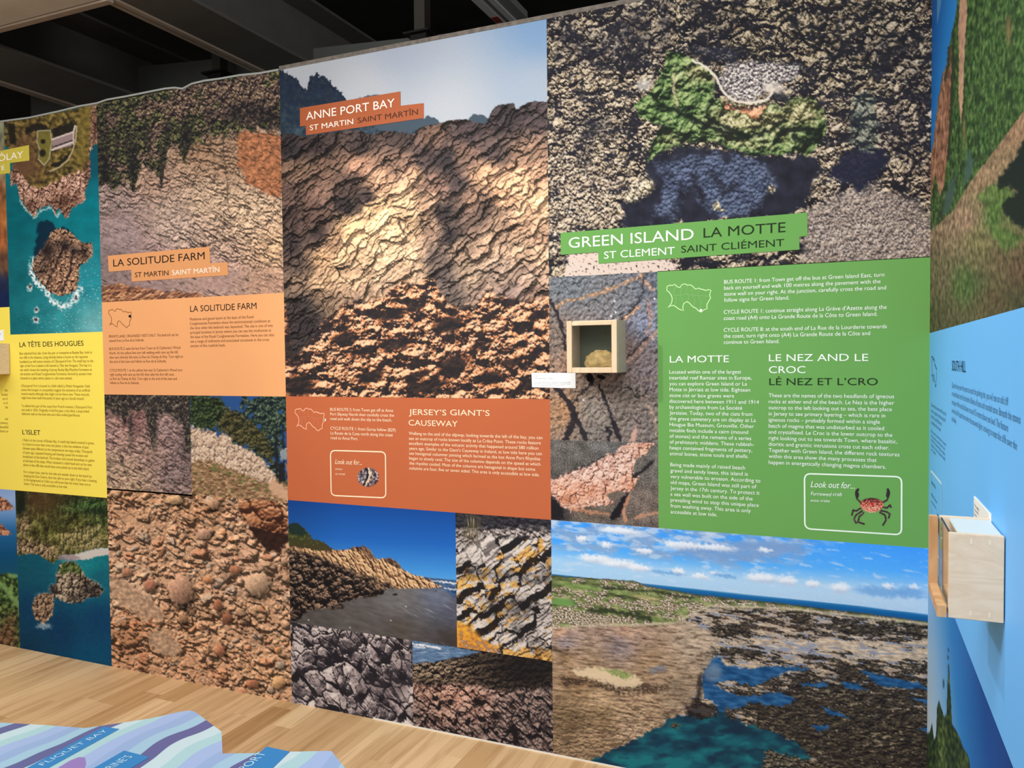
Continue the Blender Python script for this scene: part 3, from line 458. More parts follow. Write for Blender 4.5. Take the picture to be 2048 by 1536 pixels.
def pic_bank(x, y, d):
    wx = x+fbm(x/40, y/40, 3, 7)*10; wy = y+fbm(x/40, y/40, 3, 8)*10
    base = field(x, y, [(225, 410, (150, 128, 120)), (300, 350, (164, 132, 112)), (450, 320, (158, 126, 100)), (240, 470, (166, 142, 140)), (350, 450, (190, 164, 146)), (420, 400, (200, 170, 142)), (500, 430, (212, 180, 148)), (545, 500, (206, 168, 132)), (300, 530, (162, 132, 130)), (440, 560, (186, 152, 140)), (540, 570, (190, 150, 126)), (230, 520, (138, 118, 116)), (400, 300, (150, 118, 92))])
    h1, i1, c1 = slabs(wx, wy, 9, 22, 4, 24, 1.2, .8, .8, 1.1); h2, i2, c2 = slabs(wx, wy, 4.4, 9, 5, 20, 1., .8, .8, 1.1)
    h = h1*.6+h2*.7+fbm(x/5, y/4, 4, 6)*1.5
    s, occ = shade(h, d, -.4, -1, 44, 8, 1.3)
    flat = np.clip(tone(x, y, [(230, 490, 80, 60, .9), (300, 560, 140, 36, .9), (480, 570, 120, 34, .7), (360, 420, 60, 20, .3), (300, 430, 60, 30, .3)], 0)+fbm(x/26, y/20, 4, 9)*.5, 0, .9)
    sh = s*(1-flat)+.62*flat+fbm(x/9, y/7, 4, 10)*.22
    c = base*np.clip(.42+.82*sh, .2, 1.25)[..., None]
    o = poly(x, y, [(478, 262), (500, 262), (563, 272), (566, 392), (545, 390), (500, 374), (484, 345), (472, 310)], 3, 9, 16)
    c = mix(c, np.array((206, 134, 92))*np.clip(.62+.5*s*.6+fbm(x/9, y/9, 4, 11)*.3, .3, 1.2)[..., None], o)
    st = sm(.12, .3, fbm(x/22, (y-x*.5)/5, 4, 12)+tone(x, y, [(470, 480, 80, 30, .25), (520, 530, 50, 20, .1), (400, 480, 60, 20, .1)], -.25))
    c = mix(c, (44, 36, 36), st*.8)
    lit = below(x, y, [(190, 572), (230, 566), (270, 574), (330, 582), (400, 586), (430, 598), (570, 610)], 3, 6, 12)
    l1, li, _ = facets(x, y, 5, 13, -20, 2.2, .7, .9, .8, .6); sl, _ = shade(l1, d, -.4, -1, 40, 5, 1)
    c = mix(c, ramp(sl*.8+(li-.5)*.5, (0, (56, 34, 30)), (.35, (118, 76, 56)), (.7, (186, 126, 86)), (1, (232, 184, 140))), lit*.9)
    bd = [(190, 384), (205, 365), (225, 378), (245, 372), (258, 362), (268, 390), (276, 345), (285, 330), (300, 338), (312, 348), (323, 372), (331, 330), (336, 300), (346, 290), (356, 300), (368, 325), (378, 300), (390, 284), (405, 290), (420, 278), (440, 272), (460, 276), (480, 262), (520, 256), (540, 262), (570, 258)]
    v = 1-below(x, y, bd, 5, 16, 10)
    v1, vi, _ = facets(x, y, 6, 14, 70, 1.4, .8, 1., .9, .6); v2, vj, _ = facets(x, y, 3.6, 15, 40, 1.3, .8, 1., .8, .6)
    sv, _ = shade(v1*1.1+v2*.9+fbm(x/12, y/26, 4, 16)*5, d, -.3, -1, 36, 10, 1.4)
    up = sm(0, 90, np.interp(x, [b[0] for b in bd], [b[1] for b in bd])-y)
    brown = sm(-.15, .3, fbm(x/40, y/40, 3, 17)+tone(x, y, [(480, 190, 90, 50, .5), (360, 200, 40, 40, .4), (540, 200, 40, 50, .3)], -.1))
    hv = sv*.85+(vj-.5)*.35
    gr = ramp(hv, (0, (22, 24, 24)), (.25, (38, 40, 34)), (.5, (68, 68, 46)), (.75, (108, 104, 66)), (1, (160, 152, 104)))
    br = ramp(hv, (0, (28, 24, 26)), (.3, (66, 54, 52)), (.6, (118, 96, 82)), (.85, (168, 138, 108)), (1, (212, 184, 146)))
    vc = mix(gr, br, brown)
    hol = np.clip(tone(x, y, [(206, 300, 14, 120, .45), (232, 300, 6, 90, .35), (290, 270, 4, 60, .5), (268, 330, 8, 60, .9), (324, 345, 7, 50, .8), (372, 275, 13, 34, .9), (335, 262, 8, 24, .6), (420, 240, 12, 26, .5), (470, 228, 22, 18, .7), (510, 225, 24, 22, .7), (545, 240, 20, 24, .7), (212, 340, 10, 40, .5), (255, 280, 6, 60, .5), (300, 300, 5, 60, .4), (210, 390, 10, 30, .6)], 0)*(1+fbm(x/8, y/12, 3, 18)), 0, .92)
    vc = mix(vc, (27, 25, 28), hol)
    c = mix(c, vc, v)
    for r in ([(447, 205), (448, 300), (456, 400), (462, 455)], [(322, 290), (324, 372)], [(500, 240), (520, 280), (512, 300)], [(540, 230), (550, 262), (560, 272)], [(472, 280), (480, 262)]):
        c = mix(c, (70, 56, 48), line(x, y, r, 1.1, .8, 5, 9)*.75)
    return c

def pic_seep(x, y, d):
    wx = x+fbm(x/30, y/30, 3, 7)*7; wy = y+fbm(x/30, y/30, 3, 8)*7
    h1, i1, _ = facets(wx, wy, 12, 4, 30, 2., .5, .6, .8, .5, .2); h2, i2, _ = facets(wx, wy, 5, 5, 30, 1.6, .5, .7, .8, .5)
    s, _ = shade(h1*.7+h2*.8+fbm(x/4, y/4, 3, 6), d, -.4, -1, 42, 7, 1.2)
    base = field(x, y, [(230, 870, (196, 158, 146)), (330, 860, (176, 146, 140)), (230, 930, (196, 166, 142)), (350, 940, (150, 128, 124)), (300, 900, (186, 152, 138)), (270, 840, (150, 110, 106)), (260, 970, (206, 174, 146)), (370, 900, (140, 118, 116))])
    c = base*np.clip(.5+.62*s+fbm(x/8, y/6, 4, 9)*.25, .25, 1.2)[..., None]
    c = mix(c, (52, 40, 42), sm(.16, .34, fbm(x/18, (y-x*.6)/5, 4, 10)-.08)*.75)
    v = np.clip(1-below(x, y, [(205, 822), (225, 826), (245, 838), (250, 850), (258, 826), (290, 820), (306, 900), (316, 825), (340, 830), (366, 850), (372, 905), (384, 900)], 5, 14, 9), 0, 1)
    vd = np.maximum(v, np.clip(tone(x, y, [(262, 850, 5, 40, .8), (309, 860, 6, 46, .95), (375, 860, 8, 50, .9), (215, 815, 10, 20, .5)], 0), 0, 1))
    n, ni, _ = facets(x, y, 4, 11, 80, 2., .8, 1, .8, .5); sn, _ = shade(n*1.2, d, -.3, -1, 40, 5, 1)
    return mix(c, ramp(sn*.8+(ni-.5)*.4, (0, (26, 25, 30)), (.5, (52, 48, 46)), (.8, (104, 96, 80)), (1, (176, 160, 138))), vd*.95)

def pic_lane(x, y, d):
    c = np.zeros(x.shape+(3,))+np.array((42, 78, 132.))
    f1, fi, _ = facets(x, y, 6, 4, 60, 1.3, .9, 1., .9, .6); f2, fj, _ = facets(x, y, 3.4, 5, 70, 1.4, .8, 1, .8, .5)
    sf, _ = shade(f1+f2+fbm(x/16, y/16, 4, 6)*5, d, -.5, -1, 36, 9, 1.3); hv = sf*.85+(fj-.5)*.35
    dark = ramp(hv, (0, (20, 28, 34)), (.4, (40, 54, 48)), (.8, (82, 100, 78)), (1, (140, 156, 130)))
    c = mix(c, dark, sm(-.18, .12, fbm(x/16, y/16, 4, 7)+tone(x, y, [(540, 840, 30, 60, .7), (500, 815, 26, 20, .3), (460, 803, 18, 8, -.9), (474, 808, 12, 8, -.6)], -.05)))
    hv = hv*.8-.06
    left = poly(x, y, [(380, 790), (440, 794), (450, 812), (452, 840), (425, 858), (400, 860), (380, 850)], 4, 10, 10)
    c = mix(c, ramp(hv, (0, (24, 32, 26)), (.4, (52, 66, 42)), (.75, (102, 116, 68)), (1, (160, 166, 112))), left)
    rock = poly(x, y, [(380, 852), (400, 860), (425, 862), (436, 872), (452, 868), (470, 888), (500, 900), (520, 915), (548, 945), (560, 968), (500, 965), (400, 930), (380, 930)], 3, 8, 10)
    r1, ri, _ = facets(x+fbm(x/20, y/20, 3, 8)*6, y, 8, 9, 75, 1.8, .5, .7, .8, .5); sr, _ = shade(r1+fbm(x/4, y/5, 3, 10)*1.4, d, -.5, -1, 40, 7, 1.2)
    c = mix(c, ramp(sr, (0, (104, 84, 74)), (.35, (168, 142, 122)), (.7, (210, 182, 156)), (1, (236, 216, 192))), rock)
    bush = poly(x, y, [(432, 856), (450, 815), (480, 826), (510, 850), (530, 870), (545, 900), (548, 935), (530, 915), (505, 893), (480, 890), (460, 872)], 4, 9, 9)
    c = mix(c, ramp(hv, (0, (34, 36, 26)), (.4, (76, 74, 48)), (.75, (126, 114, 72)), (1, (176, 160, 110))), bush)
    gnd = below(x, y, [(380, 925), (420, 920), (440, 930), (480, 945), (520, 962), (545, 968), (555, 955), (580, 975)], 3, 5, 10)
    g1, gi, _ = facets(x, y, 4, 12, 10, 1.8, .7, .9, .8, .5); sg, _ = shade(g1, d, -.4, -1, 45, 4, 1)
    c = mix(c, ramp(sg*.7+(gi-.5)*.5+.1, (0, (70, 50, 38)), (.4, (122, 94, 68)), (.75, (168, 134, 100)), (1, (210, 178, 142))), gnd)
    c = mix(c, (92, 112, 58), sm(.05, .35, fbm(x/14, y/8, 4, 13)+tone(x, y, [(440, 935, 20, 8, .3), (480, 950, 30, 8, .3), (530, 970, 12, 10, .4), (400, 925, 14, 6, .2)], -.2))*gnd*.75)
    c = mix(c, (206, 164, 134), poly(x, y, [(535, 966), (548, 958), (580, 985), (580, 1004), (545, 990)], 3, 4, 9)*.85)
    tr = np.maximum(line(x, y, [(552, 875), (554, 955)], 3, 1.5, 3, 12), line(x, y, [(566, 850), (568, 930)], 2, 1.5, 3, 12))
    c = mix(c, (30, 32, 34), tr*.9)
    c = mix(c, (174, 186, 196), poly(x, y, [(560, 900), (575, 896), (575, 918), (562, 920)], 2, 4, 6)*.7)
    c = mix(c, (34, 32, 34), poly(x, y, [(557, 928), (568, 925), (571, 960), (558, 968)], 1.5, 2, 9)*.95)
    c = mix(c, (150, 120, 100), poly(x, y, [(570, 926), (576, 930), (576, 945), (572, 940)], 1, 1, 9)*.8)
    return c

def pic_conglomerate(x, y, d):
    u, v = rotated(x, y, 34)
    band = fbm(u/90, v/22, 4, 3)
    wx = x+fbm(x/30, y/30, 3, 7)*6; wy = y+fbm(x/30, y/30, 3, 8)*6
    h = fbm(x/6, y/5, 4, 6)*1.6; alb = np.full(x.shape, .5); red = np.zeros(x.shape)
    for s, thr, sd, a in ((6, .35, 11, .9), (11, .45, 21, 1.1), (20, .6, 31, 1.2), (34, .86, 41, 1.2)):
        f1, f2, i, dx, dy = worley(wx/(s*1.25)+fbm(x/s, y/s, 2, sd+5)*.12, wy/s, sd)
        r = .34+.2*np.mod(i*5.7, 1)
        on = (i > thr)*sm(-.25, .15, band*.6+fbm(x/60, y/60, 2, sd+6)*.5+.12)
        dm = np.sqrt(np.clip(1-(f1/r)**2, 0, 1))*on
        h = np.maximum(h, 0)*.0+np.maximum(h, dm*s*.55*a+h*.35)
        k = sm(0, .3, dm); alb = np.where(k > .3, np.mod(i*17.3, 1), alb); red = np.where(k > .3, np.mod(i*29.1, 1), red)
    cav = sm(.1, .4, fbm(u/34, v/13, 4, 9)+tone(x, y, [(265, 1015, 14, 14, .3), (430, 1240, 60, 30, .25), (500, 1260, 40, 30, .3), (470, 1340, 60, 40, .15), (255, 1300, 40, 14, .2), (300, 1160, 40, 12, .2), (330, 1040, 60, 20, .1)], -.14))
    h = h*.8-cav*5
    f3, i3, _ = slabs(wx, wy, 16, 40, 51, 34, 1.2, .8, .8, 1.)
    h = h+f3*.35
    s, occ = shade(h, d, -.5, -.85, 44, 9, 1.6)
    mat = field(x, y, [(240, 1000, (196, 152, 118)), (400, 1000, (186, 142, 108)), (560, 1120, (190, 150, 120)), (300, 1100, (198, 156, 124)), (480, 1150, (200, 160, 130)), (250, 1180, (222, 184, 152)), (330, 1290, (212, 164, 126)), (260, 1270, (190, 138, 102)), (420, 1350, (206, 158, 122)), (540, 1340, (214, 168, 130)), (520, 1250, (202, 160, 126))])
    c = mat*np.clip(.84+.36*alb, .5, 1.25)[..., None]
    c = mix(c, (196, 126, 88), (red > .86)*.45)
    c = mix(c, (188, 170, 152), ((red > .4)*(red < .52))*.6)
    c = c*np.clip(.36+.86*s, .16, 1.18)[..., None]
    c = mix(c, (64, 38, 32), cav*.5*(1-s))
    sla = np.maximum(poly(x, y, [(220, 1148), (245, 1160), (300, 1195), (330, 1232), (318, 1246), (280, 1232), (240, 1205), (220, 1190)], 6, 9, 14), poly(x, y, [(296, 1265), (325, 1258), (345, 1272), (362, 1300), (350, 1318), (318, 1306), (298, 1288)], 4, 8, 12))
    c = mix(c, np.array((226, 186, 152))*np.clip(.82+fbm(x/9, y/7, 4, 14)*.35, .5, 1.1)[..., None], sla*.9)
    for bx, by, rx, ry, col in [(360, 1180, 26, 32, (196, 152, 126)), (408, 1068, 15, 11, (200, 156, 130)), (426, 1008, 14, 11, (190, 148, 116)), (365, 1238, 9, 10, (176, 134, 102)), (515, 1168, 26, 25, (206, 170, 138)), (454, 1237, 11, 11, (150, 100, 76)), (447, 1066, 5, 4, (206, 144, 96)), (300, 1170, 14, 12, (186, 130, 104)), (255, 1145, 12, 9, (180, 130, 102)), (418, 1160, 12, 7, (200, 142, 100)), (436, 1210, 9, 12, (168, 112, 84)), (470, 1140, 12, 10, (176, 122, 92)), (555, 1300, 8, 7, (212, 156, 108)), (562, 1330, 10, 8, (180, 160, 140)), (557, 1366, 15, 12, (220, 172, 124)), (505, 1368, 14, 9, (184, 122, 92)), (440, 1300, 11, 12, (190, 130, 98)), (350, 1000, 18, 9, (206, 166, 124)), (490, 1010, 16, 10, (196, 156, 122))]:
        X = (x-bx+fbm(x/9, y/9, 3, 15)*rx*.35)/rx; Y = (y-by+fbm(x/9+7, y/9, 3, 16)*ry*.35)/ry
        r = np.sqrt(X*X+Y*Y)
        c = c*(1-.6*(1-sm(.75, 1.3, np.sqrt((X-.22)**2+(Y-.35)**2))))[..., None]
        lt = np.clip(.8-.2*X-.3*Y+.16*fbm(x/5, y/5, 3, 17), .3, 1.1)
        c = mix(c, np.array(col, float)*1.12*lt[..., None], 1-sm(.86, 1.02, r))
    b = [(477, 1005), (508, 997), (542, 1001), (567, 1012), (576, 1038), (572, 1066), (550, 1067), (525, 1060), (494, 1047), (480, 1026)]
    c = mix(c, (44, 28, 26), poly(x, y, [(496, 1050), (510, 1074), (533, 1101), (558, 1103), (578, 1080), (574, 1060), (530, 1050)], 3, 6, 10)*.93)
    bf, bi, be = facets(x, y, 26, 61, 15, 1.5, .4, .5, 1.1, .4, .1); sb, _ = shade(bf+fbm(x/7, y/6, 4, 62)*2, d, -.4, -1, 38, 10, 1.5)
    bc = ramp(sb*.9-(y-1030)/220, (0, (56, 34, 28)), (.3, (112, 70, 50)), (.6, (168, 112, 78)), (.85, (212, 158, 116)), (1, (230, 184, 146)))
    c = mix(c, bc, poly(x, y, b, 1.5, 2, 12))
    return c

def pic_shore(x, y, d):
    c = ramp(y-(x-577)*.06, (1000, (22, 72, 148)), (1070, (34, 100, 186)), (1130, (70, 150, 222)), (1165, (124, 182, 228)))
    c = c*(1-.1*sm(700, 577, x))[..., None]
    sea = sm(-.8, .8, y-np.interp(x, [800, 920], [1150, 1161]))
    c = mix(c, ramp(fbm(x/20, y/3, 4, 3), (-.5, (38, 66, 104)), (.4, (84, 112, 150))), sea)
    for a in ([(845, 1158), (880, 1163), (916, 1168)], [(878, 1162), (900, 1166), (916, 1167)], [(890, 1176), (916, 1180)]):
        c = mix(c, (232, 236, 242), line(x, y, a, 1.3, 1, 3, 7)*.85)
    sand = field(x, y, [(700, 1240, (92, 88, 86)), (620, 1240, (86, 82, 80)), (880, 1190, (104, 112, 132)), (910, 1230, (84, 88, 104)), (800, 1200, (112, 110, 112)), (800, 1260, (84, 78, 74)), (900, 1280, (66, 60, 58)), (640, 1270, (78, 74, 72))])
    sand = sand*(1+fbm((x+y)/30, (y-x*.3)/9, 4, 4)*.16)[..., None]
    sand = mix(sand, (176, 180, 190), sm(.2, .6, fbm((x+y*.6)/60, (y-x*.5)/7, 4, 14)+tone(x, y, [(850, 1215, 60, 20, .3), (800, 1185, 40, 8, .3)], -.25))*.4)
    c = mix(c, sand, sm(-2, 2, y-np.interp(x, [577, 760, 800, 850, 885, 916], [1180, 1180, 1174, 1176, 1178, 1200])+fbm(x/14, y/6, 3, 5)*2))
    sky = [(574, 1049), (590, 1045), (603, 1051), (618, 1066), (626, 1078), (646, 1083), (666, 1098), (683, 1100), (703, 1096), (726, 1090), (739, 1098), (753, 1119), (763, 1116), (779, 1115), (792, 1121), (807, 1139), (816, 1144), (836, 1151), (859, 1159), (879, 1171), (884, 1174)]
    foot = [(879, 1175), (852, 1177), (802, 1177), (776, 1177), (763, 1189), (736, 1194), (716, 1197), (686, 1204), (660, 1214), (636, 1219), (613, 1220), (600, 1235), (574, 1240)]
    m = poly(x, y, sky+foot, 1, 3.5, 8)
    p1, i1, _ = facets(x+fbm(x/20, y/20, 3, 6)*4, y, 8, 7, 66, 2.6, .5, .6, .9, .4); p2, i2, _ = facets(x, y, 4.5, 8, 60, 1.6, .6, .8, .8, .5)
    s, _ = shade(p1+p2*.7+fbm(x/4, y/4, 3, 9), d, .5, -.9, 36, 9, 1.3)
    lit = ramp(s, (0, (64, 46, 38)), (.3, (136, 98, 70)), (.6, (204, 160, 116)), (1, (240, 208, 164)))
    q1, j1, _ = facets(x, y, 14, 17, -30, 1.4, .8, .8, 1., .4); q2, j2, _ = facets(x, y, 6, 18, -30, 1.4, .8, .8, .9, .4)
    sq, _ = shade(q1*1.2+q2, d, .3, -1, 30, 16, 1.4)
    drk = ramp(sq, (0, (26, 24, 26)), (.35, (52, 46, 44)), (.7, (112, 90, 76)), (1, (190, 156, 128)))
    low = sm(-10, 10, y-np.interp(x, [577, 640, 700, 740, 780, 800], [1100, 1116, 1140, 1158, 1170, 1185])+fbm(x/14, y/14, 3, 19)*10)
    r = mix(lit, drk, low)
    r = mix(r, ramp(s, (0, (44, 34, 32)), (.6, (96, 72, 58)), (1, (150, 118, 92))), np.maximum(poly(x, y, [(700, 1098), (726, 1088), (742, 1100), (754, 1120), (740, 1118), (726, 1102)], 3, 4, 8), poly(x, y, [(762, 1116), (780, 1114), (794, 1122), (808, 1140), (796, 1136), (776, 1124)], 3, 3, 8))*.9)
    gv = poly(x, y, [(574, 1045), (590, 1042), (620, 1066), (650, 1082), (670, 1098), (660, 1104), (620, 1098), (574, 1092)], 2, 5, 8)
    g = fbm(x/6, y/5, 4, 20)
    r = mix(r, ramp(g-(y-1070)/80, (-.5, (72, 58, 40)), (0, (58, 66, 38)), (.4, (92, 104, 50)), (.8, (36, 54, 42))), gv)
    r = mix(r, (26, 44, 44), poly(x, y, [(574, 1046), (592, 1043), (604, 1052), (618, 1068), (600, 1072), (574, 1064)], 2, 4, 7)*.85)
    c = mix(c, r, m)
    for bx, by, rx, ry in [(680, 1213, 10, 6), (668, 1216, 8, 5), (790, 1189, 6, 3), (600, 1222, 16, 8), (620, 1215, 10, 5), (740, 1190, 20, 6), (590, 1236, 14, 8), (873, 1182, 3, 1.5)]:
        c = mix(c, ramp(sq*.9, (0, (24, 22, 24)), (.6, (72, 60, 54)), (1, (140, 112, 96))), blob(x+fbm(x/5, y/5, 2, 21)*3, y+fbm(x/5, y/5, 2, 22)*2, bx, by, rx, ry))
    for bx, by in [(782, 1241), (617, 1240), (812, 1213), (700, 1255)]: c = mix(c, (222, 222, 226), blob(x, y, bx, by, 1.8, 1.6)*.9)
    return c

def pic_lichen(x, y, d):
    wx = x+fbm(x/30, y/30, 3, 7)*6; wy = y+fbm(x/30, y/30, 3, 8)*6
    h1, i1, e1 = slabs(wx, wy, 26, 48, 4, -36, .7, .7, 1.5, 1.2); h2, i2, _ = slabs(wx, wy, 9, 30, 5, -36, .8, .8, .7, .8); h3, i3, _ = slabs(wx, wy, 4, 12, 6, -36, .8, .8, .7, .8)
    s, occ = shade(h1*.75+h2*.45+h3*.4+fbm(x/4, y/4, 3, 9), d, -.45, -.9, 44, 14, 2)
    s = s*.9+.06
    stone = ramp(s, (0, (28, 27, 30)), (.25, (62, 58, 58)), (.55, (140, 130, 126)), (.8, (196, 186, 180)), (1, (234, 226, 218)))
    lich = ramp(s, (0, (36, 30, 26)), (.3, (96, 72, 48)), (.6, (170, 122, 70)), (.85, (214, 164, 86)), (1, (238, 200, 130)))
    lm = sm(-.05, .22, fbm(x/16, y/14, 5, 10)+tone(x, y, [(1048, 1118, 34, 18, .5), (985, 1185, 36, 14, .3), (930, 1165, 24, 24, .3), (1070, 1100, 20, 16, .3), (1010, 1222, 30, 12, .25), (950, 1215, 20, 10, .2), (1050, 1310, 60, 14, .7), (1100, 1320, 30, 10, .6), (960, 1090, 40, 20, -.7), (1020, 1075, 30, 14, -.6), (1040, 1270, 40, 24, -.4), (1080, 1240, 30, 40, -.4), (1060, 1180, 40, 30, -.15)], -.1))
    c = mix(stone, lich, lm)
    drk = np.clip(tone(x, y, [(1040, 1215, 34, 20, .7), (1000, 1150, 60, 12, .4), (940, 1140, 20, 14, .5), (985, 1215, 14, 20, .6), (1075, 1160, 30, 10, .5), (1035, 1258, 14, 10, .6), (1100, 1140, 14, 20, .5), (1090, 1300, 30, 10, .3)], 0)*(1+fbm(x/10, y/10, 3, 11)), 0, .88)
    c = mix(c, (30, 29, 32), drk*.9)
    for pl in ([(919, 1106), (945, 1080), (975, 1073), (990, 1078), (998, 1100), (985, 1130), (960, 1122), (935, 1122)], [(1005, 1118), (1030, 1096), (1055, 1084), (1060, 1090), (1030, 1112), (1010, 1128)]):
        c = mix(c, ramp(s*.7+.25+fbm(x/30, (y+x*.5)/4, 3, 12)*.25, (.2, (110, 102, 100)), (.6, (190, 180, 174)), (1, (228, 218, 210))), poly(x, y, pl, 2, 4, 9)*.9)
    top = 1-below(x, y, [(908, 1080), (930, 1078), (948, 1068), (980, 1066), (1010, 1074), (1040, 1072), (1070, 1078), (1090, 1072), (1110, 1066)], 4, 7, 10)
    p1, pi_, _ = facets(x, y, 7, 14, 20, 1.5, .9, .9, .8, .4); sp, _ = shade(p1*1.2, d, -.4, -1, 40, 7, 1)
    pc = mix(ramp(sp*.5, (0, (30, 30, 36)), (.6, (72, 70, 76)), (1, (150, 140, 140))), ramp(sp, (0, (40, 38, 42)), (.5, (120, 108, 106)), (1, (224, 212, 204))), sm(1050, 1066, y+fbm(x/12, y/12, 2, 15)*6))
    c = mix(c, pc, top)
    gt = blob(x+fbm(x/4, y/14, 3, 16)*6, y, 944, 1056, 22, 36, 6, .3)*sm(-.35, .1, noise(x/1.7+(y-1090)*.02*(x-944)/12, y/22, 17))
    c = mix(c, ramp(noise(x/2, y/16, 18), (-.6, (62, 56, 40)), (.2, (120, 110, 80)), (.6, (176, 160, 122))), gt*.9)
    fg = poly(x, y, [(905, 1240), (920, 1243), (940, 1254), (965, 1276), (1000, 1302), (990, 1315), (905, 1305)], 6, 4, 16)
    n = fbm(x/9, y/8, 3, 19)
    c = mix(c, ramp(n+(y-1270)/90, (-.6, (236, 180, 60)), (.1, (216, 146, 62)), (.5, (150, 110, 80)), (.8, (206, 190, 180))), fg)
    return c

def pic_spikes(x, y, d):
    wx = x+fbm(x/40, y/40, 3, 7)*9; wy = y+fbm(x/40, y/40, 3, 8)*9
    h1, i1, e1 = facets(wx, wy, 30, 3, 60, 1.7, .35, 1.1, 1.5, .16, .08); h2, i2, e2 = facets(x, y, 14, 5, 58, 2.0, .3, .8, 1.4, .2, .1); h3, _, _ = slabs(x, y, 5, 14, 6, 60, .8, .8, .7, .8)
    s, occ = shade(h1*1.3+h2*.8+h3*.22+fbm(x/7, y/7, 3, 9)*.5, d, -.3, -1, 40, 22, 2)
    dk = np.clip(tone(x, y, [(800, 1360, 26, 40, .6), (740, 1370, 30, 14, .4), (640, 1330, 20, 12, .3), (690, 1290, 24, 10, .3), (760, 1400, 16, 30, .4), (594, 1380, 10, 30, .5)], 0), 0, .8)
    v = s*(1-dk)+(i2-.5)*.16
    return ramp(v, (0, (38, 36, 42)), (.18, (66, 61, 66)), (.4, (118, 107, 110)), (.62, (166, 152, 152)), (.82, (206, 193, 190)), (1, (232, 222, 216)))

def pic_ledge(x, y, d):
    wx = x+fbm(x/40, y/40, 3, 7)*8; wy = y+fbm(x/40, y/40, 3, 8)*8
    w1, wi, _ = facets(x, y, 9, 4, -10, 1.6, .7, .9, .9, .6); w2, wj, _ = facets(x, y, 4, 5, 0, 1.4, .7, .9, .8, .6)
    sw, _ = shade(w1+w2+fbm(x/4, y/4, 3, 6), d, -.4, -.9, 34, 12, 1.4)
    bright = np.clip(tone(x, y, [(850, 1340, 50, 20, .5), (900, 1340, 50, 20, .3), (1060, 1340, 60, 40, -.45), (1000, 1330, 60, 30, -.1)], .62), .2, 1.1)
    c = ramp(sw*bright, (0, (26, 25, 27)), (.3, (54, 48, 44)), (.6, (112, 94, 78)), (1, (190, 168, 142)))
    h1, i1, e1 = slabs(wx, wy, 15, 22, 14, 42, .9, .7, 1., 1.2); h2, i2, _ = slabs(wx, wy, 7, 12, 15, 44, .9, .8, .8, 1.); h3, _, _ = facets(wx, wy, 4, 16, 44, 1.5, .5, .6, .6, .4)
    s, _ = shade(h1*.7+h2*.6+h3*.5+fbm(x/4, y/4, 3, 17), d, -.4, -.9, 44, 10, 1.8)
    pink = ramp(s, (0, (44, 34, 34)), (.25, (108, 76, 68)), (.55, (170, 124, 108)), (.8, (206, 160, 140)), (1, (232, 196, 176)))
    grey = ramp(s, (0, (28, 27, 32)), (.3, (58, 52, 54)), (.65, (112, 94, 90)), (1, (182, 160, 150)))
    pm = np.clip(tone(x, y, [(900, 1385, 70, 24, .9), (950, 1420, 70, 40, .55), (880, 1440, 40, 30, .4), (840, 1380, 20, 30, .4)], 0)+fbm(x/24, y/24, 3, 18)*.2, 0, 1)
    lo = mix(grey, pink, pm)
    st = sm(.0, .35, fbm((x+y)/60, (x-y*.95)/7, 4, 19)+tone(x, y, [(1050, 1450, 60, 60, .2), (940, 1380, 80, 40, -.4)], -.12))
    lo = mix(lo, (32, 30, 35), st*.75)
    for bx, by, rx, ry, a in [(870, 1396, 9, 6, 10), (900, 1404, 8, 8, 60), (955, 1404, 13, 11, 40), (868, 1445, 6, 7, 0), (910, 1446, 8, 8, 30), (990, 1432, 8, 10, 60), (1030, 1470, 8, 26, -15), (880, 1372, 6, 4, 0), (935, 1440, 6, 6, 0)]:
        lo = mix(lo, (30, 26, 29), blob(x+fbm(x/6, y/6, 3, 20)*5, y+fbm(x/6, y/6, 3, 21)*5, bx, by, rx, ry, a, .6)*.93)
    m = below(x, y, [(820, 1364), (860, 1370), (920, 1366), (960, 1372), (990, 1378), (1010, 1385), (1040, 1376), (1070, 1380), (1112, 1366)], 4, 8, 12)
    c = mix(c, lo, m)
    wat = poly(x, y, [(820, 1278), (962, 1304), (935, 1311), (900, 1317), (870, 1324), (820, 1327)], 1.5, 3, 8)
    wc = ramp(fbm(x/22, y/4, 4, 22), (-.5, (70, 98, 134)), (.3, (112, 142, 176)), (.6, (150, 172, 198)))
    wc = mix(wc, (236, 240, 244), np.maximum(line(x, y, [(824, 1288), (850, 1291), (880, 1297)], 1.6, 1, 3, 6), line(x, y, [(828, 1294), (850, 1296)], 1.2, 1, 2, 6)))
    return mix(c, wc, wat)

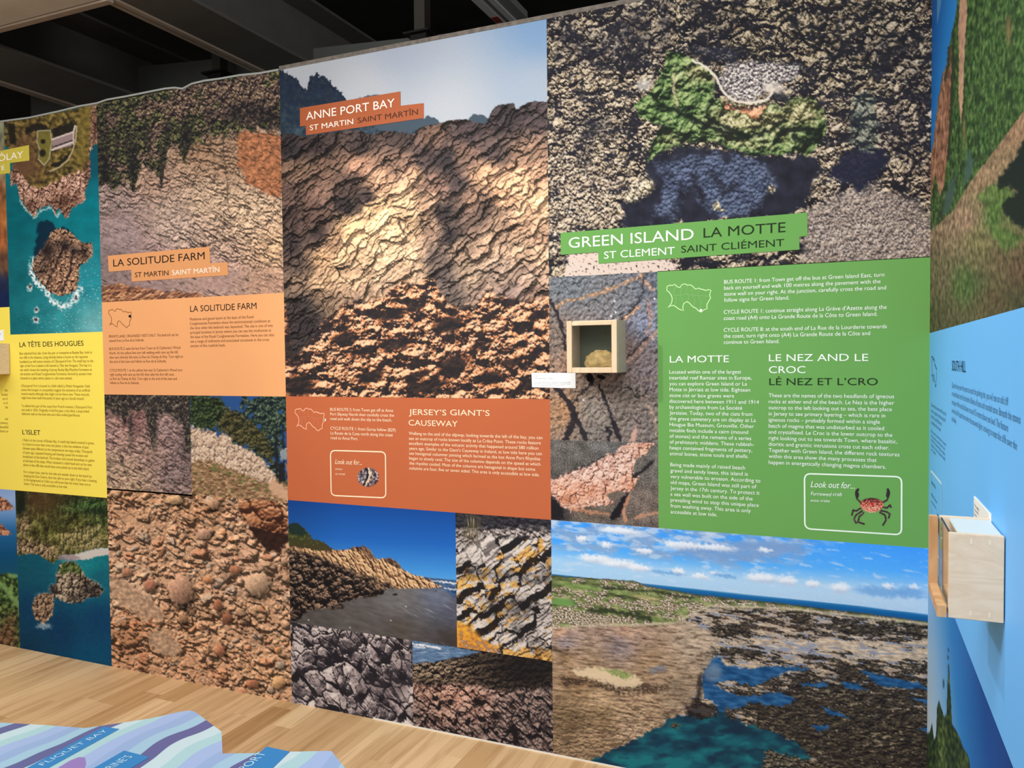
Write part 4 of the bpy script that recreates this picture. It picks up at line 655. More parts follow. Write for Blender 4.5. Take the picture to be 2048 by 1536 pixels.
def pic_veins(x, y, d):
    f1, i1, _ = slabs(x, y, 22, 46, 4, 68, .8, .6, .6, .8)
    s, _ = shade(f1*.2+fbm(x/9, y/9, 5, 5)*3.4+fbm(x/2.6, y/2.6, 2, 6)*.7, d, -.5, -.8, 46, 6, 1.5)
    base = field(x, y, [(1140, 570, (112, 118, 124)), (1240, 600, (118, 118, 122)), (1300, 570, (104, 108, 118)), (1120, 680, (126, 112, 104)), (1290, 650, (128, 132, 150)), (1290, 750, (134, 122, 124)), (1260, 800, (112, 102, 94)), (1180, 820, (138, 128, 118)), (1130, 820, (168, 128, 96)), (1250, 700, (140, 118, 112)), (1300, 850, (118, 108, 104)), (1190, 860, (120, 112, 106)), (1120, 740, (150, 124, 106))])
    c = base*np.clip(.42+.82*s+fbm(x/5, y/5, 4, 9)*.22, .3, 1.3)[..., None]
    grain = noise(x/1.9, y/1.9, 10); c = c*(1+.14*grain)[..., None]
    V = [([(1105, 616), (1135, 602), (1170, 594), (1203, 585), (1250, 566), (1285, 550)], 3.2, (222, 172, 130)), ([(1240, 644), (1258, 630), (1276, 614)], 4, (232, 180, 140)), ([(1297, 600), (1301, 635), (1294, 670)], 2.6, (206, 158, 134)), ([(1318, 660), (1290, 688), (1268, 712), (1255, 722)], 5, (204, 168, 150)), ([(1285, 560), (1297, 572), (1306, 578)], 4, (216, 172, 148)), ([(1292, 790), (1296, 812), (1308, 830), (1314, 872)], 2.2, (206, 176, 152)), ([(1120, 760), (1190, 757), (1320, 758)], 1.4, (170, 150, 134)), ([(1122, 640), (1130, 690), (1126, 740)], 3, (192, 150, 128)), ([(1195, 780), (1215, 800)], 2, (186, 160, 136)), ([(1215, 590), (1218, 640)], 1.5, (160, 150, 146)), ([(1232, 580), (1228, 632)], 1.5, (168, 158, 152)), ([(1284, 770), (1282, 790), (1288, 800)], 1, (196, 176, 160))]
    for pts, w, col in V:
        c = mix(c, np.array(col, float)*np.clip(.8+fbm(x/6, y/6, 3, 11)*.5, .5, 1.1)[..., None], line(x, y, pts, w, 2., 6, 10)*.85)
    K = [([(1100, 600), (1110, 620), (1120, 645), (1128, 670), (1131, 700)], 3.4), ([(1287, 556), (1285, 585), (1276, 606), (1243, 640)], 2), ([(1112, 775), (1124, 790), (1142, 812), (1149, 838), (1140, 862), (1132, 878)], 6), ([(1150, 826), (1160, 852), (1172, 878)], 4.5), ([(1198, 770), (1210, 800), (1220, 826), (1228, 850)], 3), ([(1214, 856), (1222, 868), (1216, 880)], 4), ([(1226, 845), (1236, 868), (1240, 880)], 5), ([(1146, 806), (1160, 790), (1178, 772), (1186, 766)], 2), ([(1290, 785), (1297, 775)], 1.4), ([(1255, 716), (1270, 700), (1296, 672)], 1.6), ([(1176, 746), (1184, 760), (1182, 768)], 5)]
    for pts, w in K:
        c = mix(c, (36, 34, 40), line(x, y, pts, w, 1.6, 5, 10)*.9)
    c = mix(c, (24, 23, 27), np.maximum(blob(x, y, 1180, 756, 7, 9, 20, .7), blob(x, y, 1202, 754, 10, 5, 15, .7)))
    c = mix(c, (214, 168, 150), poly(x, y, [(1258, 882), (1272, 848), (1276, 866), (1268, 884)], 2, 4, 8)*.8)
    for bx, by in [(1309, 597), (1222, 632), (1229, 602), (1167, 800), (1231, 624)]: c = mix(c, (228, 226, 226), blob(x, y, bx, by, 2.2, 2.4))
    return c

def pic_pegmatite(x, y, d):
    g1 = noise(x/1.7, y/1.7, 3); g2 = noise(x/2.8, y/2.8, 4)
    base = field(x, y, [(1140, 900, (98, 94, 90)), (1220, 890, (102, 100, 98)), (1290, 930, (100, 96, 90)), (1290, 1010, (112, 100, 92)), (1170, 1040, (104, 94, 84)), (1115, 1025, (58, 54, 58))])
    c = base*np.clip(1+.42*g1+.3*g2+fbm(x/20, y/20, 3, 5)*.3, .35, 1.8)[..., None]
    vein = poly(x, y, [(1100, 960), (1142, 944), (1175, 930), (1209, 913), (1245, 895), (1262, 884), (1312, 884), (1292, 904), (1268, 926), (1264, 942), (1277, 957), (1270, 970), (1257, 988), (1230, 1002), (1209, 1014), (1180, 1012), (1142, 1022), (1121, 1012), (1112, 996), (1100, 990)], 1.6, 7, 12)
    h1, i1, e1 = facets(x, y, 12, 6, 70, 1.5, .15, .9, 1.1, .5, .08); h2, i2, e2 = facets(x, y, 6, 7, 30, 1.4, .15, .8, 1., .5, .1)
    s, _ = shade(h1*.6+h2*.5+fbm(x/4, y/4, 3, 8), d, -.5, -.8, 44, 6, 1.2)
    pc = mix(ramp(s, (0, (96, 66, 60)), (.35, (174, 130, 116)), (.7, (220, 186, 170)), (1, (242, 220, 206))), ramp(s, (0, (92, 58, 46)), (.4, (186, 120, 92)), (.8, (226, 164, 132)), (1, (240, 196, 166))), np.clip(tone(x, y, [(1190, 985, 80, 26, .7), (1290, 895, 30, 20, .6), (1130, 1000, 30, 30, .5), (1260, 960, 20, 20, .5)], 0)+fbm(x/14, y/14, 3, 9)*.5, 0, 1))
    c = mix(c, pc, vein)
    c = mix(c, np.array((98, 90, 82.))*(1+.4*g1)[..., None], poly(x, y, [(1210, 990), (1235, 982), (1256, 985), (1246, 1000), (1222, 1002)], 2, 4, 8)*.9)
    c = mix(c, (30, 29, 34), np.maximum.reduce([poly(x, y, [(1256, 984), (1258, 992), (1250, 1012), (1240, 1034), (1222, 1042), (1218, 1032), (1232, 1014), (1244, 996)], 2, 3, 8), poly(x, y, [(1310, 916), (1304, 930), (1284, 946), (1270, 958), (1262, 950), (1280, 942), (1298, 926)], 2, 3, 8)*.9, poly(x, y, [(1100, 992), (1116, 1004), (1128, 1024), (1126, 1040), (1100, 1036)], 3, 5, 8)*.9, line(x, y, [(1135, 946), (1175, 930), (1210, 910)], 1.6, 1.2, 5, 9)*.7]))
    c = mix(c, (206, 146, 112), line(x, y, [(1258, 992), (1246, 1020), (1252, 1042)], 3, 2, 4, 9)*.8)
    c = mix(c, (208, 150, 116), line(x, y, [(1270, 1036), (1300, 1028), (1320, 1026)], 3, 2, 5, 9)*.7)
    c = mix(c, (200, 140, 106), line(x, y, [(1142, 1018), (1180, 1024), (1220, 1030)], 3, 2, 5, 9)*.7)
    return c

def pic_islet(x, y, d):
    n = fbm(x/26, y/18, 4, 3)
    c = field(x, y, [(30, 450, (6, 92, 102)), (40, 560, (14, 98, 106)), (190, 420, (4, 110, 122)), (150, 450, (8, 112, 122)), (180, 560, (36, 134, 146)), (120, 640, (50, 142, 148)), (190, 650, (104, 170, 174)), (40, 650, (20, 104, 112)), (190, 320, (10, 74, 90)), (80, 620, (30, 120, 128))])
    c = c*(1+.1*n)[..., None]
    wv = noise(x/5+y/9, y/3.2-x/14, 4)+.6*noise(x/2.4, y/2, 5)
    c = mix(c, (176, 214, 214), sm(.45, .95, wv)*np.clip(tone(x, y, [(190, 600, 50, 90, .8), (140, 650, 80, 40, .7), (190, 660, 60, 40, .4)], .03), 0, .85))
    wx = x+fbm(x/16, y/16, 3, 7)*3; wy = y+fbm(x/16, y/16, 3, 8)*3
    h1, i1, _ = facets(wx, wy, 10, 6, 76, 2.4, .5, .6, .9, .4); h2, i2, _ = facets(x, y, 4, 9, 80, 1.8, .6, .7, .8, .5)
    s, _ = shade(h1+h2*.8+fbm(x/3, y/3, 3, 10), d, .3, .9, 38, 9, 1.2)
    head = [(8, 240), (60, 232), (130, 222), (200, 206), (197, 285), (188, 290), (179, 306), (181, 330), (180, 353), (172, 380), (169, 403), (150, 414), (141, 420), (134, 438), (124, 428), (117, 416), (112, 432), (104, 416), (103, 410), (88, 414), (76, 420), (70, 434), (56, 422), (42, 402), (36, 380), (33, 366), (22, 372), (20, 350), (26, 330), (20, 300), (8, 290)]
    hm = poly(x, y, head, 1.2, 4, 7)
    grass = ramp(fbm(x/9, y/9, 5, 11), (-.5, (42, 38, 26)), (-.05, (88, 74, 38)), (.3, (128, 108, 54)), (.6, (150, 128, 72)))
    grass = mix(grass, (100, 70, 50), np.clip(tone(x, y, [(50, 300, 26, 40, .8), (40, 340, 20, 30, .6), (70, 340, 26, 26, .4)], 0), 0, .9))
    cliff = ramp(s, (0, (56, 36, 32)), (.35, (126, 88, 74)), (.7, (204, 158, 134)), (1, (238, 206, 182)))
    cm = below(x, y, [(8, 320), (30, 335), (44, 352), (60, 370), (80, 376), (96, 370), (110, 362), (130, 354), (150, 346), (168, 340), (182, 320)], 4, 9, 8)
    cm = np.maximum(cm, sm(176, 184, x+fbm(x/6, y/14, 3, 12)*7)*.9)
    hd = mix(grass, cliff, cm)
    hd = mix(hd, ramp(s, (0, (40, 26, 22)), (1, (130, 88, 66))), np.clip(tone(x, y, [(128, 405, 28, 20, .9), (60, 410, 20, 14, .7), (190, 250, 9, 40, .85), (174, 345, 7, 30, .85), (28, 345, 6, 24, .8), (34, 300, 12, 14, .3)], 0), 0, .9))
    for pl in ([(48, 262), (60, 250), (80, 245), (92, 252), (104, 262), (96, 270), (70, 262), (52, 268)], [(100, 330), (120, 322), (134, 308), (142, 300), (136, 318), (116, 338)], [(104, 258), (140, 245), (147, 238), (148, 262), (112, 276), (104, 270)], [(15, 245), (30, 250), (32, 290), (18, 286)]):
        hd = mix(hd, (30, 27, 24), poly(x, y, pl, 2, 3, 8)*.9)
    hd = mix(hd, (116, 108, 50), poly(x, y, [(76, 262), (100, 260), (104, 285), (100, 318), (90, 330), (80, 322), (76, 300)], 2, 2, 8)*.85)
    hd = mix(hd, (168, 158, 124), line(x, y, [(75, 262), (74, 282), (80, 300), (77, 318), (88, 330), (98, 318), (101, 300), (104, 282), (100, 261), (75, 262)], 1.3, .8, 1, 8)*.85)
    hd = mix(hd, (36, 32, 26), np.maximum(blob(x, y, 86, 283, 6, 6), blob(x, y, 85, 306, 8, 9)))
    hd = mix(hd, (146, 124, 122), poly(x, y, [(104, 280), (147, 265), (148, 282), (142, 292), (106, 300)], 1, .5, 9)); hd = mix(hd, (206, 190, 184), np.maximum.reduce([line(x, y, [(104, 279), (147, 264), (150, 252)], 1.6, .8), line(x, y, [(104, 300), (144, 285)], 1.8, .8), line(x, y, [(147, 264), (147, 288)], 1, .6)]))
    hd = mix(hd, (44, 38, 40), line(x, y, [(106, 294), (144, 281)], 1.2, .7))
    hd = mix(hd, (182, 166, 128), line(x, y, [(153, 252), (152, 275), (146, 300), (136, 320), (118, 335), (100, 342)], 1.5, .9, 1, 8)*.9)
    hd = mix(hd, (124, 106, 48), poly(x, y, [(160, 215), (185, 210), (180, 260), (172, 300), (168, 330), (150, 330), (156, 290)], 4, 5, 9)*.55)
    c = mix(c, (224, 226, 220), line(x, y, [(40, 400), (56, 424), (70, 436), (80, 422), (104, 414), (114, 434), (120, 424)], 1.6, 1.6, 4, 5)*.7)
    c = mix(c, hd, hm)
    isl = [(104, 462), (120, 456), (138, 462), (150, 472), (162, 484), (184, 487), (185, 510), (172, 526), (160, 531), (158, 559), (150, 583), (140, 588), (119, 592), (97, 582), (78, 562), (64, 540), (67, 519), (81, 500)]
    c = mix(c, (10, 34, 52), poly(x, y, [(76, 446), (95, 440), (108, 450), (112, 460), (130, 452), (150, 470), (120, 500), (90, 520), (68, 512), (72, 480)], 3, 5, 9)*.9)
    foam = line(x, y, [(66, 520), (62, 545), (74, 566), (92, 582), (104, 602), (122, 614), (138, 610), (150, 594), (160, 578)], 5, 4, 7, 6)
    c = mix(c, (238, 240, 238), foam*sm(-.35, .25, fbm(x/5, y/5, 4, 13)+.1))
    ic = ramp(s, (0, (36, 26, 26)), (.3, (92, 66, 54)), (.6, (160, 118, 90)), (.85, (212, 168, 132)), (1, (238, 204, 170)))
    ic = mix(ic, (30, 25, 27), np.clip(tone(x, y, [(95, 500, 18, 22, .9), (130, 490, 12, 16, .8), (150, 500, 10, 12, .6), (84, 540, 14, 18, .5), (170, 505, 12, 18, .6)], 0)+np.maximum(line(x, y, [(128, 492), (112, 530), (96, 560)], 2, 2, 4, 9), line(x, y, [(146, 500), (140, 540), (124, 585)], 2, 2, 4, 9))*.8, 0, .93))
    c = mix(c, ic, poly(x, y, isl, 1.2, 4, 6))
    for bx, by, rx, ry in [(60, 575, 6, 9), (73, 620, 6, 8), (72, 640, 8, 8), (152, 596, 6, 12)]:
        c = mix(c, (232, 234, 232), blob(x+fbm(x/4, y/4, 3, 14)*4, y+fbm(x/4, y/4, 3, 15)*4, bx, by, rx, ry)*.8); c = mix(c, (70, 48, 46), blob(x+fbm(x/4, y/4, 3, 16)*3, y, bx, by-1, rx*.55, ry*.5))
    return c

def pic_cove(x, y, d):
    c = field(x, y, [(60, 1140, (16, 84, 104)), (190, 1130, (18, 122, 132)), (200, 1150, (20, 96, 116)), (60, 1220, (8, 62, 96)), (200, 1240, (10, 64, 104)), (60, 1300, (12, 56, 84)), (180, 1310, (8, 76, 112)), (120, 1260, (8, 58, 94)), (170, 1130, (26, 130, 140))])
    c = c*(1+fbm(x/9, y/7, 4, 3)*.1)[..., None]
    h1, i1, _ = facets(x, y, 9, 4, 78, 1.8, .6, .7, .9, .5); h2, i2, _ = facets(x, y, 4, 5, 80, 1.6, .6, .7, .8, .5)
    s, _ = shade(h1+h2*.8+fbm(x/4, y/4, 3, 6), d, -.6, -.8, 36, 9, 1.2)
    land = 1-below(x, y, [(28, 1112), (50, 1108), (75, 1108), (90, 1118), (104, 1127), (118, 1118), (140, 1112), (166, 1104), (220, 1092)], 1.5, 5, 6)
    g = fbm(x/16, y/18, 4, 7)
    lc = ramp(g*.6+s*.5-(.35*sm(1040, 1000, y)), (-.3, (36, 34, 24)), (.1, (66, 62, 34)), (.4, (100, 104, 52)), (.8, (164, 158, 92)))
    lc = mix(lc, ramp(s, (0, (30, 50, 30)), (.5, (52, 92, 46)), (1, (110, 148, 80))), np.clip(tone(x, y, [(180, 1010, 50, 16, .8), (130, 1020, 26, 10, .4), (200, 1040, 26, 20, .4)], 0), 0, .9))
    lc = mix(lc, (88, 66, 40), np.clip(tone(x, y, [(90, 1010, 40, 26, .6), (70, 995, 40, 12, .4)], 0), 0, .7))
    rk = ramp(s, (0, (56, 46, 42)), (.4, (128, 102, 80)), (.75, (196, 162, 126)), (1, (232, 210, 182)))
    lc = mix(lc, rk, np.clip(tone(x, y, [(50, 1095, 30, 16, .95), (95, 1105, 24, 16, .85), (45, 1050, 16, 24, .7), (180, 1080, 30, 22, .5), (140, 1075, 18, 12, .5)], 0)+g*.2, 0, .95))
    lc = mix(lc, (24, 34, 26), np.clip(tone(x, y, [(42, 1000, 12, 24, .9), (190, 1022, 26, 8, .7), (205, 1035, 6, 18, .5), (125, 1045, 20, 8, .4), (38, 1020, 8, 14, .6)], 0), 0, .9))
    lc = mix(lc, ramp(s*.8+noise(x/3, y/14, 95)*.25, (0, (62, 66, 40)), (.6, (164, 150, 98)), (1, (226, 208, 160))), poly(x, y, [(128, 1072), (150, 1060), (200, 1048), (206, 1085), (190, 1104), (160, 1104), (140, 1100), (120, 1110), (104, 1112)], 3, 6, 9)*.8)
    c = mix(c, lc, land)
    c = mix(c, (216, 204, 196), poly(x, y, [(122, 1110), (142, 1110), (166, 1104), (190, 1098), (220, 1094), (220, 1110), (195, 1112), (176, 1119), (150, 1120), (130, 1118)], 1.2, 3, 7)*.95)
    c = mix(c, (150, 134, 140), poly(x, y, [(112, 1112), (140, 1108), (162, 1116), (150, 1122), (120, 1120)], 2, 3, 5)*.8)
    for pts, top in (([(112, 1150), (120, 1127), (134, 1122), (154, 1126), (164, 1140), (172, 1154), (196, 1166), (208, 1180), (196, 1194), (176, 1196), (160, 1206), (134, 1206), (112, 1196), (98, 1182), (100, 1170), (112, 1166)], 1), ([(72, 1190), (90, 1186), (107, 1187), (108, 1206), (104, 1230), (88, 1250), (70, 1238), (63, 1212)], 0)):
        p = poly(x, y, pts, 1.4, 4, 6)
        c = mix(c, (196, 208, 214), poly(x, y+2, pts, 3, 6, 5)*.28)
        ic = ramp(s*1.05+.1-.25*sm(130, 190, x), (0, (32, 28, 30)), (.4, (90, 78, 68)), (.75, (164, 144, 120)), (1, (214, 196, 168)))
        if top:
            ic = mix(ic, ramp(s, (0, (34, 46, 26)), (.6, (84, 104, 56)), (1, (140, 150, 92))), poly(x, y, [(116, 1145), (122, 1124), (150, 1124), (164, 1138), (160, 1150), (140, 1142), (126, 1150)], 3, 5, 7))
            ic = mix(ic, (30, 28, 34), np.clip(tone(x, y, [(106, 1178, 8, 14, .8), (180, 1180, 22, 10, .7), (150, 1196, 14, 8, .6)], 0), 0, .85))
        else: ic = mix(ic, ramp(s, (0, (50, 36, 30)), (1, (206, 160, 122))), .6)
        c = mix(c, ic, p)
    c = mix(c, (206, 214, 220), blob(x+fbm(x/4, y/4, 3, 8)*6, y+fbm(x/4, y/4, 3, 9)*5, 88, 1252, 18, 7)*.6)
    return c

def pic_headland(x, y, d):
    c = ramp(y, (975, (134, 164, 214)), (1000, (150, 178, 220)), (1030, (104, 150, 204)), (1060, (40, 104, 160)), (1110, (12, 78, 122)), (1150, (24, 82, 110)), (1170, (40, 70, 60)))
    h1, i1, _ = facets(x, y, 9, 4, 70, 1.5, .6, .7, .9, .5); s, _ = shade(h1+fbm(x/4, y/4, 3, 5)*2, d, -.5, -.8, 38, 8, 1.2)
    rk = ramp(s, (0, (84, 54, 48)), (.5, (170, 112, 84)), (1, (220, 170, 136)))
    c = mix(c, rk, poly(x, y, [(-60, 990), (0, 993), (10, 997), (24, 1010), (30, 1017), (14, 1021), (-60, 1022)], 1.2, 2, 7)); c = mix(c, rk, poly(x, y, [(-60, 1040), (0, 1047), (12, 1056), (24, 1068), (10, 1071), (-60, 1070)], 1.2, 2, 7))
    gr = ramp(fbm(x/9, y/9, 4, 6)+s*.4, (-.2, (26, 40, 28)), (.2, (58, 84, 44)), (.6, (128, 152, 84)))
    c = mix(c, gr, below(x, y, [(-80, 1130), (0, 1148), (20, 1146), (38, 1160)], 2, 4, 7))
    c = mix(c, (132, 170, 100), np.maximum(line(x, y, [(-20, 1150), (10, 1175), (36, 1210)], 5, 3, 3, 9), blob(x, y, 26, 1152, 14, 5))*.8)
    c = mix(c, ramp(s, (0, (40, 30, 26)), (1, (170, 116, 84))), np.clip(tone(x, y, [(16, 1255, 16, 30, .7), (0, 1280, 40, 20, .8), (30, 1240, 10, 12, .3)], 0), 0, .85))
    return c

def pic_scarp(x, y, d):
    n = fbm(x/9, y/24, 5, 3)
    c = field(x, y, [(5, 260, (118, 118, 92)), (8, 340, (140, 120, 90)), (5, 390, (132, 86, 54)), (10, 430, (158, 96, 50)), (8, 480, (150, 88, 48)), (10, 530, (104, 72, 54)), (8, 565, (50, 52, 70)), (10, 600, (28, 44, 88)), (-60, 420, (140, 92, 56))])*(1+.4*n)[..., None]
    return mix(c, (24, 34, 66), sm(545, 580, y+n*16)*.7)

def pic_down(x, y, d):
    n = fbm(x/5, y/16, 5, 3); m2 = fbm(x/14, y/30, 4, 4); lf = noise(x/3, y/7, 5)
    c = ramp(n*.7+lf*.25, (-.5, (26, 46, 30)), (-.1, (52, 82, 44)), (.2, (82, 112, 62)), (.6, (122, 150, 92)))
    c = mix(c, (34, 50, 36), sm(.0, .4, m2+tone(x, y, [(2020, 90, 10, 200, .25), (1960, 250, 20, 60, .2), (1985, 300, 20, 20, .2)], -.1))*.6)
    c = mix(c, (150, 120, 84), np.clip(tone(x, y, [(2017, 60, 5, 26, .8), (1928, 260, 3, 30, .7)], 0), 0, .8))
    c = mix(c, (66, 92, 88), np.maximum(poly(x, y, [(1926, 370), (1934, 310), (1938, 298), (1948, 330), (1942, 352)], 3, 4, 9), poly(x, y, [(1884, 430), (1890, 390), (1912, 340), (1908, 390), (1898, 424)], 3, 4, 9))*.85)
    sky = poly(x, y, [(1850, -30), (1917, -30), (1913, 20), (1899, 91), (1893, 130), (1886, 146), (1878, 190), (1872, 237), (1866, 296), (1850, 330)], 1, 1.5, 9)
    c = mix(c, ramp(x+(y-100)*.12, (1858, (24, 92, 170)), (1885, (34, 126, 206)), (1915, (58, 146, 224))), sky)
    c = mix(c, (108, 166, 210), poly(x, y, [(1874, -20), (1886, -20), (1880, 20), (1874, 50)], 1, .5, 9)*.7)
    ck = ramp(n*.6+m2*.4+noise(x/2, y/22, 6)*.3, (-.5, (92, 66, 54)), (0, (158, 112, 88)), (.5, (206, 160, 130)))
    c = mix(c, ck, poly(x, y, [(1899, 91), (1903, 100), (1904, 150), (1900, 230), (1896, 300), (1888, 370), (1880, 392), (1870, 350), (1862, 400), (1858, 330), (1866, 290), (1872, 237), (1878, 190), (1886, 146), (1893, 130)], 1, 2, 9))
    c = mix(c, (52, 60, 46), np.maximum(line(x, y, [(1899, 95), (1896, 130), (1890, 160)], 3, 1.5, 3, 9), line(x, y, [(1906, 60), (1905, 160), (1899, 280), (1896, 320)], 2.5, 1.5, 3, 9))*.9)
    c = mix(c, mix(ck, (216, 178, 150), .6), poly(x, y, [(1922, -30), (1933, -30), (1934, 30), (1930, 90), (1926, 200), (1922, 245), (1917, 200), (1918, 100), (1916, 60)], 1, 2, 9))
    fld = below(x, y, [(1850, 470), (1867, 455), (1904, 424), (1931, 379), (1954, 347), (2023, 256), (2060, 205)], 2, 4, 9)
    fc = field(x, y, [(2030, 250, (150, 122, 96)), (1960, 360, (148, 124, 98)), (1890, 460, (142, 122, 98)), (1930, 440, (152, 126, 104)), (1870, 560, (112, 100, 80)), (1880, 640, (86, 80, 60)), (1960, 480, (118, 114, 78)), (2000, 520, (104, 92, 70)), (1990, 440, (94, 112, 66)), (2040, 540, (96, 78, 62)), (1940, 570, (78, 90, 58)), (1990, 600, (92, 80, 60)), (2040, 610, (72, 70, 52))])
    fc = fc*np.clip(1+n*.45+noise(x/2.4, y/10, 7)*.22, .5, 1.4)[..., None]
    c = mix(c, fc, fld)
    c = mix(c, ramp(n, (-.4, (56, 84, 42)), (.4, (104, 140, 72))), np.maximum(poly(x, y, [(1950, 395), (1975, 372), (2000, 365), (2026, 380), (2034, 392), (2010, 410), (1990, 450), (2040, 470), (2048, 480), (2010, 505), (1985, 470), (1970, 410)], 6, 9, 10), blob(x, y, 1925, 570, 26, 50)*.5)*.8)
    c = mix(c, (22, 34, 34), poly(x, y, [(2070, 262), (2048, 278), (2028, 318), (2010, 340), (1992, 362), (1998, 378), (2016, 372), (2034, 385), (2010, 400), (2003, 420), (2030, 448), (2070, 475)], 4, 7, 9)*.95)
    return c

def pic_pines(x, y, d):
    t = (x-1856)-(y-1100)*.16
    c = ramp(x-1856+(1400-y)*.10, (0, (188, 212, 228)), (25, (136, 184, 228)), (60, (48, 130, 205)), (110, (28, 84, 164)), (170, (26, 64, 134)))
    n = fbm(x/5, y/12, 4, 3); lf = noise(x/2.5, y/6, 4)
    tr = below(x, y, [(1850, 1470), (1860, 1462), (1864, 1445), (1868, 1480), (1872, 1470), (1874, 1415), (1878, 1400), (1884, 1420), (1888, 1432), (1893, 1428), (1895, 1360), (1898, 1340), (1902, 1400), (1904, 1446), (1908, 1452), (1920, 1476), (1926, 1495), (1937, 1512), (1942, 1545)], 1, 3, 8)
    g = ramp(n*.7+lf*.3+tone(x, y, [(1884, 1500, 8, 60, .5), (1930, 1525, 10, 20, .3)], 0), (-.5, (20, 34, 34)), (0, (42, 62, 44)), (.4, (76, 98, 56)), (.9, (130, 146, 92)))
    c = mix(c, g, tr)
    for p in ([(1897, 1298), (1897, 1302)], [(1896, 1312), (1896, 1318)], [(1887, 1360), (1887, 1374)], [(1897, 1330), (1898, 1352)]):
        c = mix(c, (40, 62, 84), line(x, y, p, 1.6, 1, 1, 5)*.8)
    return c

PICS = {
'crag': ('wall', -2.46, -1.127, 1.47, 3.0, (.0040, .0038), pic_crag),
'reef': ('wall', -1.127, .2434, 1.963, 3.0, (.0033, .0036), pic_reef),
'bay': ('wall', -1.127, .2434, 0.0, .976, (.0033, .0033), pic_bay),
'bank': ('wall', -3.661, -2.46, 1.958, 3.0, (.0055, .0044), pic_bank),
'seep': ('wall', -3.661, -3.061, .958, 1.468, (.0055, .0044), pic_seep),
'lane': ('wall', -3.061, -2.46, .966, 1.468, (.0055, .0044), pic_lane),
'conglomerate': ('wall', -3.661, -2.46, 0.0, .966, (.0055, .0044), pic_conglomerate),
'shore': ('wall', -2.46, -1.566, .39, .976, (.0042, .0038), pic_shore),
'lichen': ('wall', -1.566, -1.127, .39, .976, (.0036, .0038), pic_lichen),
'spikes': ('wall', -2.46, -1.79, 0.0, .39, (.0042, .0038), pic_spikes),
'ledge': ('wall', -1.79, -1.127, 0.0, .39, (.0038, .0038), pic_ledge),
'veins': ('wall', -1.127, -.684, 1.305, 1.963, (.0034, .0036), pic_veins),
'pegmatite': ('wall', -1.127, -.684, .976, 1.305, (.0030, .0030), pic_pegmatite),
'islet': ('wall', -4.395, -3.661, 1.802, 3.0, (.0060, .0044), pic_islet),
'cove': ('wall', -4.395, -3.661, 0.0, .913, (.0060, .0046), pic_cove),
'headland': ('wall', -4.8, -4.395, 0.0, .913, (.007, .006), pic_headland),
'scarp': ('wall', -4.8, -4.395, 1.959, 3.0, (.007, .006), pic_scarp),
'down': ('side', 0., -2.3, 1.708, 3.0, (.011, .0035), pic_down),
'pines': ('side', 0., -2.3, 0.0, .969, (.011, .0035), pic_pines),
}

